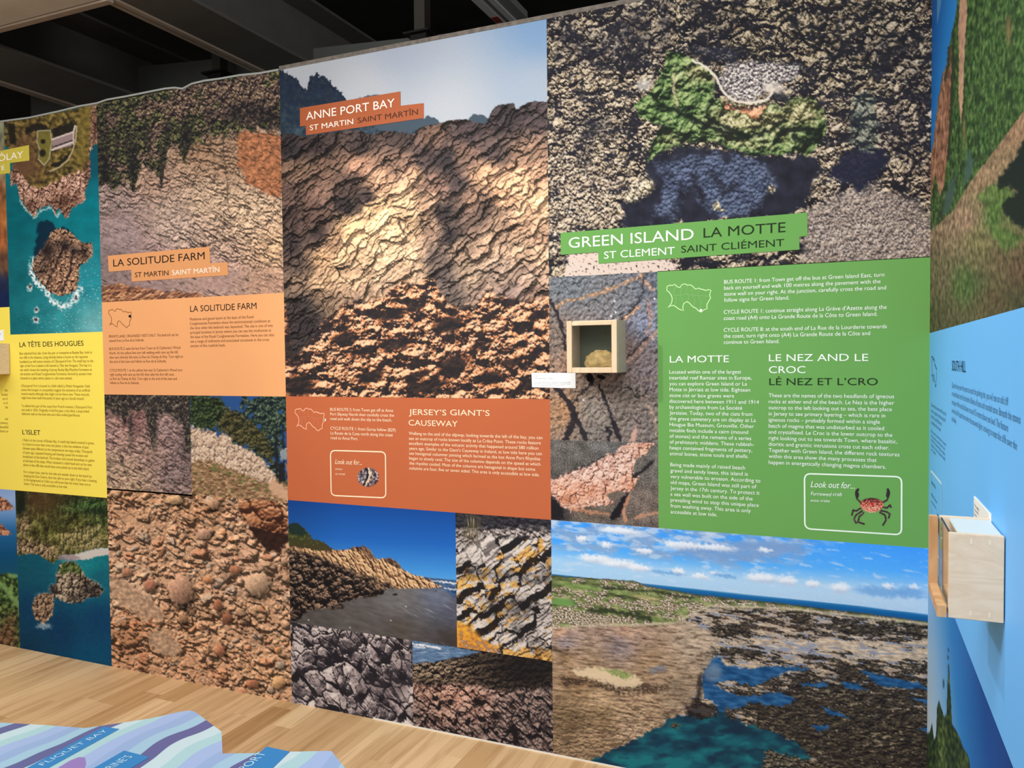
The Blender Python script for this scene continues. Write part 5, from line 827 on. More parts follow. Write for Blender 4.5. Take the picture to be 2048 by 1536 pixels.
# ---------------------------------------------------------------- the hall: floor, walls, roof
def floor_mat():
    m = bpy.data.materials.new('maple_floor'); m.use_nodes = True; nt = m.node_tree; N = nt.nodes; L = nt.links; b = N['Principled BSDF']
    b.inputs['Roughness'].default_value = .42; b.inputs['Specular IOR Level'].default_value = .35
    def math_(op, a, bb=None):
        n = N.new('ShaderNodeMath'); n.operation = op
        for i, v in enumerate((a, bb)):
            if v is None: continue
            if isinstance(v, (int, float)): n.inputs[i].default_value = v
            else: L.new(v, n.inputs[i])
        return n.outputs[0]
    g = N.new('ShaderNodeNewGeometry'); s = N.new('ShaderNodeSeparateXYZ'); L.new(g.outputs['Position'], s.inputs[0])
    col = math_('FLOOR', math_('DIVIDE', math_('ADD', s.outputs['X'], .045), .118))
    wn = N.new('ShaderNodeTexWhiteNoise'); wn.noise_dimensions = '1D'; L.new(col, wn.inputs['W'])
    row = math_('FLOOR', math_('ADD', math_('DIVIDE', s.outputs['Y'], .95), math_('MULTIPLY', wn.outputs['Value'], 7.)))
    cb = N.new('ShaderNodeCombineXYZ'); L.new(col, cb.inputs[0]); L.new(row, cb.inputs[1])
    w2 = N.new('ShaderNodeTexWhiteNoise'); w2.noise_dimensions = '2D'; L.new(cb.outputs[0], w2.inputs['Vector'])
    cr = N.new('ShaderNodeValToRGB'); e = cr.color_ramp.elements
    e[0].position = 0; e[0].color = (*lin((184, 142, 94)), 1); e[1].position = 1; e[1].color = (*lin((234, 198, 150)), 1)
    for p, c in ((.06, (196, 154, 104)), (.25, (212, 172, 124)), (.7, (222, 184, 136))):
        k = e.new(p); k.color = (*lin(c), 1)
    L.new(w2.outputs['Value'], cr.inputs['Fac'])
    mp = N.new('ShaderNodeMapping'); mp.inputs['Scale'].default_value = (26, 1.6, 1); L.new(g.outputs['Position'], mp.inputs['Vector'])
    ad = N.new('ShaderNodeVectorMath'); ad.operation = 'ADD'; L.new(mp.outputs[0], ad.inputs[0]); L.new(w2.outputs['Color'], ad.inputs[1])
    n1 = N.new('ShaderNodeTexNoise'); n1.inputs['Scale'].default_value = 1; n1.inputs['Detail'].default_value = 6; n1.inputs['Distortion'].default_value = .6; L.new(ad.outputs[0], n1.inputs['Vector'])
    c2 = N.new('ShaderNodeValToRGB'); c2.color_ramp.elements[0].position = .3; c2.color_ramp.elements[0].color = (.68, .6, .52, 1); c2.color_ramp.elements[1].position = .52; c2.color_ramp.elements[1].color = (1, 1, 1, 1)
    L.new(n1.outputs['Fac'], c2.inputs['Fac'])
    mx = N.new('ShaderNodeMix'); mx.data_type = 'RGBA'; mx.blend_type = 'MULTIPLY'; mx.inputs['Factor'].default_value = .8
    L.new(cr.outputs['Color'], mx.inputs['A']); L.new(c2.outputs['Color'], mx.inputs['B'])
    fx = math_('FRACT', math_('DIVIDE', math_('ADD', s.outputs['X'], .045), .118))
    seam = math_('LESS_THAN', fx, .018)
    m2 = N.new('ShaderNodeMix'); m2.data_type = 'RGBA'; m2.blend_type = 'MULTIPLY'; L.new(math_('MULTIPLY', seam, .45), m2.inputs['Factor'])
    L.new(mx.outputs['Result'], m2.inputs['A']); m2.inputs['B'].default_value = (.35, .22, .12, 1)
    L.new(m2.outputs['Result'], b.inputs['Base Color'])
    return m
tag(mesh_obj('floor', [(-9, -8, 0), (4, -8, 0), (4, 3, 0), (-9, 3, 0)], [(0, 1, 2, 3)], floor_mat()), kind='structure')
M_board = mat('painted_board', (226, 226, 222), .7, .2, .03, 8)
tag(box_obj('wall_back', M_board, None, (-6.2, 0, 0, XC+.1, .1, 3.0)), kind='structure')
tag(box_obj('wall_right', M_board, None, (XC, -4.2, 0, XC+.1, -.0005, 3.0)), kind='structure')
M_dark = mat('roof_lining', (52, 52, 50), .9, .1, .2, 3)
tag(box_obj('ceiling', M_dark, None, (-12, -8, 4.9, 6, 9, 5.0)), kind='structure')
tag(box_obj('wall_far', mat('hall_end_wall', (58, 58, 56), .9, .1, .15, 2), None, (-12, 6.0, 0, 6, 6.1, 4.9)), kind='structure')
# pale edge strips on the top of the wall and at its foot
top = [(0, 242), (60, 234), (120, 221), (160, 211), (195, 205), (215, 198), (250, 192), (290, 184), (330, 176), (350, 174), (366, 176), (385, 166), (410, 160), (440, 156), (480, 149), (520, 145), (558, 138)]
def strip(name, pts, t, m, depth=.004, Y=-.001):
    P = [on_wall(x, y) for x, y in pts]; V, F = [], []
    for p in P: V += [(p[0], Y, p[2]-t), (p[0], Y, p[2]), (p[0], Y-depth, p[2]), (p[0], Y-depth, p[2]-t)]
    for i in range(len(P)-1):
        a = 4*i
        for k in range(4): F.append((a+k, a+(k+1) % 4, a+4+(k+1) % 4, a+4+k))
    F += [(0, 1, 2, 3), (len(V)-1, len(V)-2, len(V)-3, len(V)-4)]
    o = mesh_obj(name, V, F, m); b = bmesh.new(); b.from_mesh(o.data); bmesh.ops.recalc_face_normals(b, faces=b.faces[:]); b.to_mesh(o.data); b.free(); return o
tag(strip('trim_1', top, .009, mat('vinyl_backing', (150, 152, 146), .6)), kind='structure')
tag(box_obj('trim_2', mat('raw_board_edge', (112, 104, 96), .9, .1, .3, 40), None, (-2.46, -.003, 2.994, XC, .1, 3.012)), kind='structure')
tag(box_obj('baseboard_back', mat('white_board_edge', (244, 236, 220), .6), None, (-2.0, -.006, 0, XC, -.0005, .006)), kind='structure')

# roof steel
M_post = mat('brown_grey_steel', (74, 70, 62), .6, .3, .06, 6); M_steel = mat('painted_steel', (104, 101, 96), .6, .3, .08, 6); M_lit = mat('pale_flange', (184, 166, 148), .5, .3, .05, 10); M_cream = mat('cream_girder', (222, 214, 202), .6, .3, .06, 5)
ZB = 3.6
def X_at(x, y, z=ZB): return float(on_level(x, y, z)[0])
def Y_at(x, y, z=ZB): return float(on_level(x, y, z)[1])
def roof_beam(label, xl, xr, y0, y1, strip_side):
    r = empty('roof_beam', (xl, y0, ZB)); tag(r, label, 'beam', 'steel beams under the hall roof')
    w = .02
    box_obj('web', M_steel, r, ((xl+xr)/2-.03, y0, ZB+w, (xl+xr)/2+.03, y1, ZB+.42))
    box_obj('bottom_flange', M_steel, r, (xl+.05, y0, ZB, xr, y1, ZB+w)); box_obj('top_flange', M_steel, r, (xl+.05, y0, ZB+.42, xr, y1, ZB+.44))
    box_obj('lit_flange_edge', M_lit, r, (xl-.03, y0, ZB-.01, xl, y1, ZB+.03), (xl+.015, y0, ZB-.012, xl+.05, y1, ZB+.03), (xl-.03, y0, ZB+.02, xl+.05, y1, ZB+.03))  # pale strips: the flange's lit edge put into the colour
    return r
xa = X_at(211, 0); roof_beam('grey steel roof beam with twin pale lit flange edges, running to the wall top above the hanging-ivy print', xa+.02, xa+.42, Y_at(215, 0)-.02, 5.9, 1)
xb = X_at(20, 172); roof_beam('grey steel roof beam with twin pale lit flange edges at the far left edge of the ceiling', xb, xb+.62, Y_at(0, 55)-.3, 5.9, 1)
g = empty('roof_girder', (-5, Y_at(100, 28), ZB)); tag(g, 'pale cream girder crossing the top left corner of the ceiling', 'beam')
yg = Y_at(107, 27.5)
box_obj('bottom_flange', M_cream, g, (-9, yg-.30, ZB-.02, X_at(215, 0)+.02, yg-.05, ZB+.02)); box_obj('rail', M_lit, g, (-9, yg-.04, ZB-.03, X_at(215, 0)+.05, yg, ZB+.03)); box_obj('web', M_cream, g, (-9, yg-.2, ZB+.02, X_at(215, 0)+.02, yg-.15, ZB+.5))
# grey sheet bulkhead behind the wall, with a sloping top
bk = [on_wall(x, y, 1.6) for x, y in ((60, 157), (140, 148), (425, 118), (580, 102), (840, 73), (1000, 55))]
pr = [(p[0], 1.6, p[2]) for p in bk]+[(bk[-1][0], 1.6, 2.0), (bk[0][0], 1.6, 2.0)]
tag(prism('wall_bulkhead', mat('grey_sheet', (104, 104, 100), .7, .2, .05, 4), None, pr, (0, .05, 0)), kind='structure')
def post(label, px, py_plate, py_top, w):
    p = on_wall(px, py_plate, 1.42); r = empty('roof_post', (p[0], 1.42, p[2])); tag(r, label, 'post', 'steel posts rising behind the wall')
    h = w/2
    box_obj('shaft', M_post, r, (p[0]-h, 1.42-h, p[2]-.12, p[0]+h, 1.42+h, 4.9))
    box_obj('end_plate', mat('dark_steel_plate', (44, 42, 40), .6), r, (p[0]-h*2.4, 1.42-h*2.4, p[2], p[0]+h*2.4, 1.42+h*2.4, p[2]+.012), (p[0]-h*1.5, 1.42-h*1.5, p[2]-.03, p[0]+h*1.5, 1.42+h*1.5, p[2]))
    return r
post('grey steel post with dark square plate above the hanging-ivy print', 440, 152, 110, .075)
post('grey steel post with dark square plate above the pale sky of the crag print', 845, 74, 0, .075)
bt = empty('light_batten', (X_at(975, 20), 1.0, ZB)); tag(bt, 'white and silver ceiling light batten above the crag print', 'ceiling light')
M_white = mat('white_enamel', (226, 228, 230), .4); M_alu = mat('silver_channel', (150, 152, 154), .35, .5)
x0, x1, x2, x3 = X_at(942, 0), X_at(962, 0), X_at(985, 0), X_at(1016, 0); y1 = Y_at(1004, 47)+.02; y0 = Y_at(960, 0)-.6
box_obj('housing', M_white, bt, (x0, y0, ZB, x1, y1, ZB+.05)); box_obj('reflector', M_alu, bt, (x1, y0, ZB+.02, x2, y1, ZB+.05)); box_obj('diffuser', M_white, bt, (x2-.025, y0, ZB, x2+.01, y1, ZB+.04)); box_obj('side_channel', M_alu, bt, (x2+.01, y0, ZB+.01, x3, y1, ZB+.05)); box_obj('red_label', mat('red_sticker', (150, 60, 56), .6), bt, (x0+.004, y1-.12, ZB-.002, x1-.004, y1-.04, ZB))

# ---------------------------------------------------------------- printing: pictures, flat colour panels, lettering
M_print = print_mat('photo_vinyl')
def lin_arr(c):
    c = np.clip(c, 0, 255)/255.; return np.where(c <= .04045, c/12.92, ((c+.055)/1.055)**2.4)
def add_picture(me, rgb):
    a = me.attributes.new('picture', 'FLOAT_COLOR', 'POINT'); L = np.ones((len(rgb), 4), np.float32); L[:, :3] = lin_arr(rgb); a.data.foreach_set('color', L.ravel())
def grid_mesh(name, V, nu, nv, keep=None):
    me = bpy.data.meshes.new(name); idx = np.arange(nu*nv).reshape(nv, nu)
    q = np.stack([idx[:-1, :-1], idx[1:, :-1], idx[1:, 1:], idx[:-1, 1:]], -1).reshape(-1, 4)
    if keep is not None:
        q = q[keep[q].all(1)]; u = np.unique(q); mp = np.zeros(nu*nv, int); mp[u] = np.arange(len(u)); q = mp[q]; V = V[u]
    else: u = None
    me.vertices.add(len(V)); me.vertices.foreach_set('co', V.astype(np.float32).ravel())
    me.loops.add(q.size); me.loops.foreach_set('vertex_index', q.ravel().astype(np.int32))
    me.polygons.add(len(q)); me.polygons.foreach_set('loop_start', np.arange(0, q.size, 4, dtype=np.int32))
    me.update(calc_edges=True); me.validate(); return me, u
def photo(key, label, group=None):
    plane, a0, a1, z0, z1, step, fn = PICS[key]
    nu = int(round(abs(a1-a0)/step[0]))+1; nv = int(round((z1-z0)/step[1]))+1
    A, Z = np.meshgrid(np.linspace(a0, a1, nu), np.linspace(z1, z0, nv))
    X, Y = (A, A*0-.0016) if plane == 'wall' else (A*0+XC-.0016, A)
    px, py = measure(X, Y, Z)
    d = float(np.median(np.hypot(np.diff(px, axis=1), np.diff(py, axis=1)))); dv = float(np.median(np.hypot(np.diff(px, axis=0), np.diff(py, axis=0))))
    rgb = fn(px, py, dv if plane == 'side' else (d+dv)/2).reshape(-1, 3)
    V = np.stack([X, Y, Z], -1).reshape(-1, 3)
    me, _ = grid_mesh('photo_print', V, nu, nv)
    add_picture(me, rgb); me.materials.append(M_print); o = bpy.data.objects.new('photo_print', me); COL.objects.link(o)
    return tag(o, label, 'photo print', group)
def flat(name, px, m, Y, plane='wall', parent=None):
    """flat print with its outline measured in picture units"""
    P = [on_wall(x, y, Y) if plane == 'wall' else on_side(x, y, XC+Y) for x, y in px]
    o = mesh_obj(name, P, [tuple(range(len(P)))], m, parent)
    nrm = o.data.polygons[0].normal
    if (plane == 'wall' and nrm.y > 0) or (plane == 'side' and nrm.x > 0): o.data.flip_normals()
    return o
def rect(name, x0, z0, x1, z1, m, Y=-.0016, parent=None):
    return mesh_obj(name, [(x0, Y, z0), (x1, Y, z0), (x1, Y, z1), (x0, Y, z1)], [(0, 1, 2, 3)], m, parent)

_cache = {}
def glyphs(s, shear=0., bold=0.):
    k = (s, shear, bold)
    if k not in _cache:
        cu = bpy.data.curves.new('t', 'FONT'); cu.body = s; cu.resolution_u = 3; cu.shear = shear; cu.offset = bold
        o = bpy.data.objects.new('t', cu); me = bpy.data.meshes.new_from_object(o)
        V = np.array([v.co[:2] for v in me.vertices]) if len(me.vertices) else np.zeros((0, 2)); F = [tuple(p.vertices) for p in me.polygons]
        bpy.data.objects.remove(o); bpy.data.curves.remove(cu); bpy.data.meshes.remove(me); _cache[k] = (V, F)
    return _cache[k]
CAP = float(np.ptp(glyphs('H')[0][:, 1]))
class Plane:
    def __init__(s, kind, off): s.kind = kind; s.off = off
    def at(s, x, y):
        if s.kind == 'wall': return Vector(on_wall(x, y, s.off))
        if s.kind == 'side': return Vector(on_side(x, y, XC+s.off))
        return Vector(on_level(x, y, s.off))
    def up(s, d): return Vector((0, 0, 1)) if s.kind != 'table' else Vector((-d.y, d.x, 0)).normalized()
def words(name, parent, m, pl, lines, first, last=None, ref=None, cap=None, **k):
    k['cap'] = cap
    if len(lines) == 1 and ' ' in lines[0] and last is None:      # titles: every word its own piece of lettering
        l, r = ref[1] or first, ref[2]; V, _ = glyphs(lines[0], k.get('shear', 0.), k.get('bold', 0.)); a0, a1 = V[:, 0].min(), V[:, 0].max(); out = []
        pos = 0
        for w in lines[0].split(' '):
            Vp = glyphs(lines[0][:pos+len(w)], k.get('shear', 0.), k.get('bold', 0.))[0][:, 0].max(); Vw = glyphs(w, k.get('shear', 0.), k.get('bold', 0.))[0][:, 0]
            t0 = (Vp-np.ptp(Vw)-a0)/(a1-a0); t1 = (Vp-a0)/(a1-a0); kk = dict(k); kk.pop('right', None)
            A, B = pl.at(*l), pl.at(*r); q = lambda t: (A+(B-A)*t)
            out.append(words_at(name, parent, m, pl, [w], q(t0), None, (0, q(t0), q(t1)), _f=first, **kk)); pos += len(w)+1
        return out[0]
    return words_at(name, parent, m, pl, lines, first, last, ref, **k)
def words_at(name, parent, m, pl, lines, first, last=None, ref=None, cap=None, label=None, shear=0., bold=0., line_h=None, right=False, _f=None):
    """set lines of type: first / last = baseline left ends; ref = (line no, left, right) fixes the width; cap = capital height in picture units"""
    at = lambda p: p if isinstance(p, Vector) else pl.at(*p)
    A = at(first); i, l, r = ref; l = l if l is not None else first
    d = (at(r)-at(l)); 
    if pl.kind != 'table': d.z = 0
    wid = d.length; d.normalize(); up = pl.up(d)
    if last: sp = (A-pl.at(*last)).dot(up)/(len(lines)-1); size = sp*(line_h or .62)/CAP
    else: sp = 0
    if cap:
        f_ = _f or first; P0, P1 = pl.at(f_[0], f_[1]), pl.at(f_[0], f_[1]-cap); size = (P1-P0).dot(up)/CAP if pl.kind != 'table' else cap/CAP
    V0, _ = glyphs(lines[i], shear, bold); sx = wid/(V0[:, 0].max()-V0[:, 0].min())
    VV, FF = [], []
    for k, t in enumerate(lines):
        V, F = glyphs(t, shear, bold)
        if not len(V): continue
        n = len(VV); xo = V[:, 0].min() if not right else V[:, 0].max()
        VV += [A+d*float((v[0]-xo)*sx)+up*float(v[1]*size-k*sp) for v in V]; FF += [tuple(n+j for j in f) for f in F]
    o = mesh_obj(name, VV, FF, m, parent)
    b = bmesh.new(); b.from_mesh(o.data); bmesh.ops.recalc_face_normals(b, faces=b.faces[:]); b.normal_update()
    nd = d.cross(up)
    for f in b.faces:
        if f.normal.dot(nd) < 0: f.normal_flip()
    b.to_mesh(o.data); b.free()
    if label: o['label'] = label
    return o
def ribbon(name, parent, m, pl, pts, w, closed=False):
    """thin printed line of width w (metres) through points in picture units"""
    P = [pl.at(*p) for p in pts]; n = len(P); V, F = [], []
    nd = Vector((0, -1, 0)) if pl.kind == 'wall' else Vector((-1, 0, 0)) if pl.kind == 'side' else Vector((0, 0, 1))
    for i in range(n):
        a = P[(i-1) % n] if closed or i else P[0]; c = P[(i+1) % n] if closed or i < n-1 else P[-1]
        t = (c-a).normalized(); s = t.cross(nd).normalized()*w/2; V += [P[i]-s, P[i]+s]
    for i in range(n if closed else n-1):
        j = (i+1) % n; F.append((2*i, 2*i+1, 2*j+1, 2*j))
    o = mesh_obj(name, V, F, m, parent)
    b = bmesh.new(); b.from_mesh(o.data)
    for f in b.faces:
        f.normal_update()
        if f.normal.dot(nd) < 0: f.normal_flip()
    b.to_mesh(o.data); b.free(); return o
def rounded(c, r, n=6):
    """rounded frame through four picture-unit corners TL TR BR BL"""
    out = []
    for i in range(4):
        p = np.array(c[i], float); a = np.array(c[i-1], float)-p; b = np.array(c[(i+1) % 4], float)-p
        a = a/np.linalg.norm(a)*r; b = b/np.linalg.norm(b)*r
        for k in range(n+1):
            t = k/n; q = p+a*(1-t)**2+b*t**2; out.append(tuple(q))
    return out
ISLE = [(0, .10), (.057, .054), (.143, .054), (.174, .014), (.23, .10), (.296, .135), (.34, .034), (.404, 0), (.47, .054), (.535, .034), (.59, .10), (.652, .19), (.722, .149), (.774, .19), (.826, .203), (.883, .236), (.948, .203), (1, .236), (.97, .372), (.99, .507), (.948, .608), (.904, .743), (.913, .878), (.839, .912), (.774, 1), (.71, .946), (.652, .845), (.60, .824), (.557, .757), (.513, .676), (.448, .628), (.383, .689), (.361, .81), (.374, .946), (.317, .912), (.274, .892), (.209, .81), (.143, .757), (.078, .777), (.013, .845), (.07, .757), (.113, .642), (.122, .507), (.10, .405), (.057, .304), (0, .236)]
PAR = [[(.18, .12), (.16, .35), (.22, .5), (.2, .75)], [(.33, .14), (.31, .4), (.36, .6)], [(.47, .06), (.44, .3), (.5, .45), (.48, .62)], [(.6, .12), (.58, .35), (.64, .55), (.62, .8)], [(.74, .2), (.7, .4), (.78, .6), (.76, .9)], [(.16, .4), (.31, .42), (.44, .36), (.58, .4), (.7, .42), (.96, .44)]]
def isle_map(parent, m, m2, pl, tl, tr, bl, w, dot, md):
    q = lambda u, v: (tl[0]+(tr[0]-tl[0])*u+(bl[0]-tl[0])*v, tl[1]+(tr[1]-tl[1])*u+(bl[1]-tl[1])*v)
    o = ribbon('island_outline', parent, m, pl, [q(*p) for p in ISLE], w, True)
    if m2:
        for p in PAR: ribbon('parish_line', o, m2, pl, [q(*a) for a in p], w*.45)
    if dot:
        c = q(*dot); mesh_obj('location_dot', [pl.at(c[0]+2.9*math.cos(k*.524), c[1]+2.9*math.sin(k*.524)) for k in range(12)][::-1], [tuple(range(12))], md, o)
    return o

# ---------------------------------------------------------------- the photographs on the wall
photo('crag', 'tall print of sunlit crags over orange seaweed, under a pale sky')
photo('reef', 'aerial print of a grassy green islet among dark rubble rocks')
photo('bay', 'wide print of a tidal reef, blue pools and a clouded sky beside the room corner')
photo('bank', 'print of a pinkish earth bank under hanging ivy')
photo('seep', 'small print of a pink bank with dark hanging roots, left of the lane print')
photo('lane', 'small print of a cream bank, green bushes and trees by a lane')
photo('conglomerate', 'print of pebbly sandstone with one big red boulder, standing on the floor')
photo('shore', 'print of a deep blue sky over a brown headland and grey beach')
photo('lichen', 'print of grey slabs with yellow lichen and a tuft of dry grass')
photo('spikes', 'floor-level print of jagged grey-mauve stones')
photo('ledge', 'floor-level print of pink-brown ledges with a wedge of blue water')
photo('veins', 'print of grey rock crossed by orange veins, behind the wooden display box')
photo('pegmatite', 'print of speckled dark rock with a broad pink vein, below the display box')
photo('islet', 'aerial print of a fort headland and rocky islet in teal sea')
photo('cove', 'print of a wooded cliff, small beach and two islets in deep blue water')
photo('headland', 'narrow print of a red headland and blue sea at the left edge of the frame')
photo('scarp', 'narrow print of an orange cliff behind the yellow title banner at the left edge')
photo('down', 'print of a green hillside with a bare sloping track on the right-hand wall')
photo('pines', 'print of tree tops against blue sky, low on the right-hand wall')

# ---------------------------------------------------------------- flat colour panels with their lettering
PL_P = Plane('wall', -.0024); PL_B = Plane('wall', -.0042); PL_S = Plane('side', -.0024)
K_ink = mat('black_ink', (34, 28, 26), .6); K_white = mat('white_ink', (240, 246, 236), .6); K_cream = mat('cream_ink', (250, 226, 190), .6)
K_green_dark = mat('dark_green_ink', (30, 48, 24), .6); K_brown = mat('brown_ink', (66, 36, 22), .6)

# green panel
pg = rect('text_panel', -.684, .976, XC, 1.965, mat('green_vinyl', (106, 162, 84), .55, .12, .015, 3)); tag(pg, 'green text panel with white lettering, island map and crab box', 'text panel')
def para(par, m, lines, first, last, ref, **k): return words('paragraph', par, m, PL_P, lines, first, last, ref, **k)
para(pg, K_white, ['BUS ROUTE 1: from Town get off the bus at Green Island East, turn', 'back on yourself and walk 100 metres along the pavement with the', 'stone wall on your right. At the junction, carefully cross the road and', 'follow signs for Green Island.'], (1448.3, 567.6), (1448.3, 603.7), (2, (1448.3, 591.8), (1772.2, 578.4)))
para(pg, K_white, ['CYCLE ROUTE 1: continue straight along La Grève d’Azette along the', 'coast road (A4) onto La Grande Route de la Côte to Green Island.'], (1447.5, 627.9), (1447.5, 640.2), (0, None, (1773.3, 618.3)))
para(pg, K_white, ['CYCLE ROUTE 8: at the south end of La Rue de la Lourderie towards', 'the coast, turn right onto (A4) La Grande Route de la Côte and', 'continue to Green Island.'], (1447.5, 663.7), (1447.5, 687.9), (0, None, (1773.7, 656.8)))
words('heading', pg, K_white, PL_P, ['LA MOTTE'], (1339.6, 725.1), None, (0, None, (1457.9, 724.4)), 13.2)
words('heading', pg, K_white, PL_P, ['LE NEZ AND LE'], (1537.8, 722.4), None, (0, None, (1736.4, 722)), 13.6)
words('heading', pg, K_white, PL_P, ['CROC'], (1537.8, 746.3), None, (0, None, (1610.8, 745.9)), 13.6)
words('heading', pg, K_green_dark, PL_P, ['LÉ NEZ ET L’CRO'], (1538.6, 770.1), None, (0, None, (1755.6, 770.1)), 13.6, label='dark green heading')
para(pg, K_white, ['Located within one of the largest', 'intertidal reef Ramsar sites in Europe,', 'you can explore Green Island or La', 'Motte in Jèrriais at low tide. Eighteen', 'stone cist or box graves were', 'discovered here between 1911 and 1914', 'by archaeologists from La Société', 'Jersiaise. Today, two of the cists from', 'the grave cemetery are on display at La', 'Hougue Bie Museum, Grouville. Other', 'notable finds include a cairn (mound', 'of stones) and the remains of a series', 'of prehistoric middens. These rubbish-', 'heaps contained fragments of pottery,', 'animal bones, stone tools and shells.'], (1338.8, 747.4), (1340.7, 910.3), (8, (1339.6, 840.4), (1512.1, 843.5)))
para(pg, K_white, ['Being made mainly of raised beach', 'gravel and sandy loess, this island is', 'very vulnerable to erosion. According to', 'old maps, Green Island was still part of', 'Jersey in the 17th century. To protect it', 'a sea wall was built on the side of the', 'prevailing wind to stop this unique place', 'from washing away. This area is only', 'accessible at low tide.'], (1340.7, 932.6), (1342.3, 1026.7), (6, (1341.9, 1004.8), (1518.6, 1014)))
para(pg, K_white, ['These are the names of the two headlands of igneous', 'rocks at either end of the beach. Le Nez is the higher', 'outcrop to the left looking out to sea, the best place', 'in Jersey to see primary layering – which is rare in', 'igneous rocks – probably formed within a single', 'batch of magma that was undisturbed as it cooled', 'and crystallised. Le Croc is the lower outcrop to the', 'right looking out to sea towards Town, where basaltic,', 'dioritic and granitic intrusions cross cut each other.', 'Together with Green Island, the different rock textures', 'within this area show the many processes that', 'happen in energetically changing magma chambers.'], (1537.4, 794.3), (1538.6, 928), (9, (1538.2, 903.8), (1799.8, 911.5)))
isle_map(pg, mat('pale_green_ink', (206, 240, 176), .6), mat('mid_green_ink', (146, 196, 120), .6), PL_P, (1333.8, 567.6), (1422, 567.6), (1333.8, 624.5), .0032, (.77, .93), K_white)
fr = ribbon('look_out_frame', pg, mat('frame_white', (232, 246, 226), .6), PL_P, rounded([(1608.9, 947.2), (1803.3, 953.7), (1802.9, 1069.7), (1609.7, 1057.4)], 13), .0052, True)
words('script_heading', pg, K_white, PL_P, ['Look out for...'], (1621.2, 974.1), None, (0, None, (1709.5, 977.2)), 12, shear=.28)
words('script_line', pg, K_white, PL_P, ['Furrowed crab'], (1621.2, 990.2), None, (0, None, (1683.8, 991.8)), 7, shear=.28)
words('script_line', pg, K_white, PL_P, ['enne crabe'], (1621.2, 1002.9), None, (0, None, (1659.6, 1004)), 5, shear=.28)

# rust panel
pr_ = rect('text_panel', -2.46, .976, -1.127, 1.4695, mat('rust_vinyl', (188, 101, 64), .5, .12, .015, 3)); tag(pr_, 'rust-orange text panel with cream lettering and a shell box', 'text panel')
words('heading', pr_, K_cream, PL_P, ['JERSEY’S GIANT’S'], (817.8, 829.3), None, (0, None, (979.2, 831.4)), 11)
words('heading', pr_, K_cream, PL_P, ['CAUSEWAY'], (817.3, 850.7), None, (0, None, (915.4, 851.7)), 11)
para(pr_, K_cream, ['Walking to the end of the slipway, looking towards the left of the bay, you can', 'see an outcrop of rocks known locally as La Crête Point. These rocks feature', 'excellent examples of the volcanic activity that happened around 580 million', 'years ago. Similar to the Giant’s Causeway in Ireland, at low tide here you can', 'see hexagonal columnar jointing which formed as the hot Anne Port Rhyolite', 'began to slowly cool. The size of the columns depends on the speed at which', 'the rhyolite cooled. Most of the columns are hexagonal in shape but some', 'columns are four, five or seven sided. This area is only accessible at low tide.'], (817.8, 869.6), (818.4, 939), (2, (817.8, 888.6), (1076.2, 897.9)))
para(pr_, K_cream, ['BUS ROUTE 2: from Town get off at Anne', 'Port Slipway North then carefully cross the', 'road and walk down the slip to the beach.'], (660.4, 821.4), (660.7, 840), (1, (660.5, 830.4), (788, 832.2)))
para(pr_, K_cream, ['CYCLE ROUTE 1: from Gorey follow (B29)', 'La Route de la Cote north along the coast', 'road to Anne Port.'], (661, 859.1), (661, 878.3), (1, (661, 868.5), (785.7, 871.9)))
isle_map(pr_, mat('peach_ink', (255, 186, 150), .6), mat('mid_rust_ink', (216, 132, 92), .6), PL_P, (590, 815.6), (648.5, 817), (591.5, 861), .0036, (1., .5), K_cream)
ribbon('look_out_frame', pr_, K_cream, PL_P, rounded([(661, 900.8), (770.9, 903.9), (771.7, 995.7), (662.3, 990.9)], 10), .0056, True)
words('script_heading', pr_, K_cream, PL_P, ['Look out for...'], (670.2, 927.6), None, (0, None, (723.7, 929.8)), 9.5, shear=.28)
words('script_line', pr_, K_cream, PL_P, ['ormer'], (670.7, 939.5), None, (0, None, (685.5, 940)), 4.2, shear=.28)
words('script_line', pr_, K_cream, PL_P, ['un ormé'], (670.7, 949.3), None, (0, None, (690, 950)), 4.2, shear=.28)

# sand-coloured panel
ps = rect('text_panel', -3.661, 1.468, -2.46, 1.958, mat('sand_orange_vinyl', (236, 168, 112), .55, .12, .015, 3)); tag(ps, 'pale orange text panel with dark lettering under the ivy bank print', 'text panel')
K_soft = mat('soft_brown_ink', (132, 84, 52), .6)
words('heading', ps, K_ink, PL_P, ['LA SOLITUDE FARM'], (380.3, 623.7), None, (0, None, (513, 617.5)), 12)
para(ps, K_soft, ['Mudstone and gravel layers at the base of the Rozel', 'Conglomerate Formation show the environmental conditions at', 'the time when this bedrock was deposited. The site is one of two', 'principal locations in Jersey where you can see the mudstones at', 'the base of the Rozel Conglomerate Formation. Here you can also', 'see a range of sediments and associated structures in the cross', 'section of the roadside bank.'], (379.6, 641), (381, 694.3), (1, (380.3, 650.6), (541, 645.4)))
para(ps, K_soft, ['PRIVATE LAND: ORGANISED VISITS ONLY. The bedrock can be', 'viewed from La Rue de la Solitude.'], (217.8, 675.6), (218, 684), (0, None, (356.4, 672.4)))
para(ps, K_soft, ['BUS ROUTE 2: take the bus from Town to St Catherine’s Wood', 'North. At the yellow line turn left walking with care up the hill,', 'then turn directly left onto La Rue du Champ du Rey. Turn right at', 'the end of this lane and follow La Rue de la Solitude.'], (218.5, 700.3), (219.6, 725.8), (2, (218.9, 717.1), (366, 715)))
para(ps, K_soft, ['CYCLE ROUTE 1: at the yellow line near St Catherine’s Wood turn', 'right cycling with care up the hill, then take the first left onto', 'La Rue du Champ du Rey. Turn right at the end of this lane and', 'follow La Rue de la Solitude.'], (219.6, 743.1), (220.3, 768), (0, None, (364.4, 741.7)))
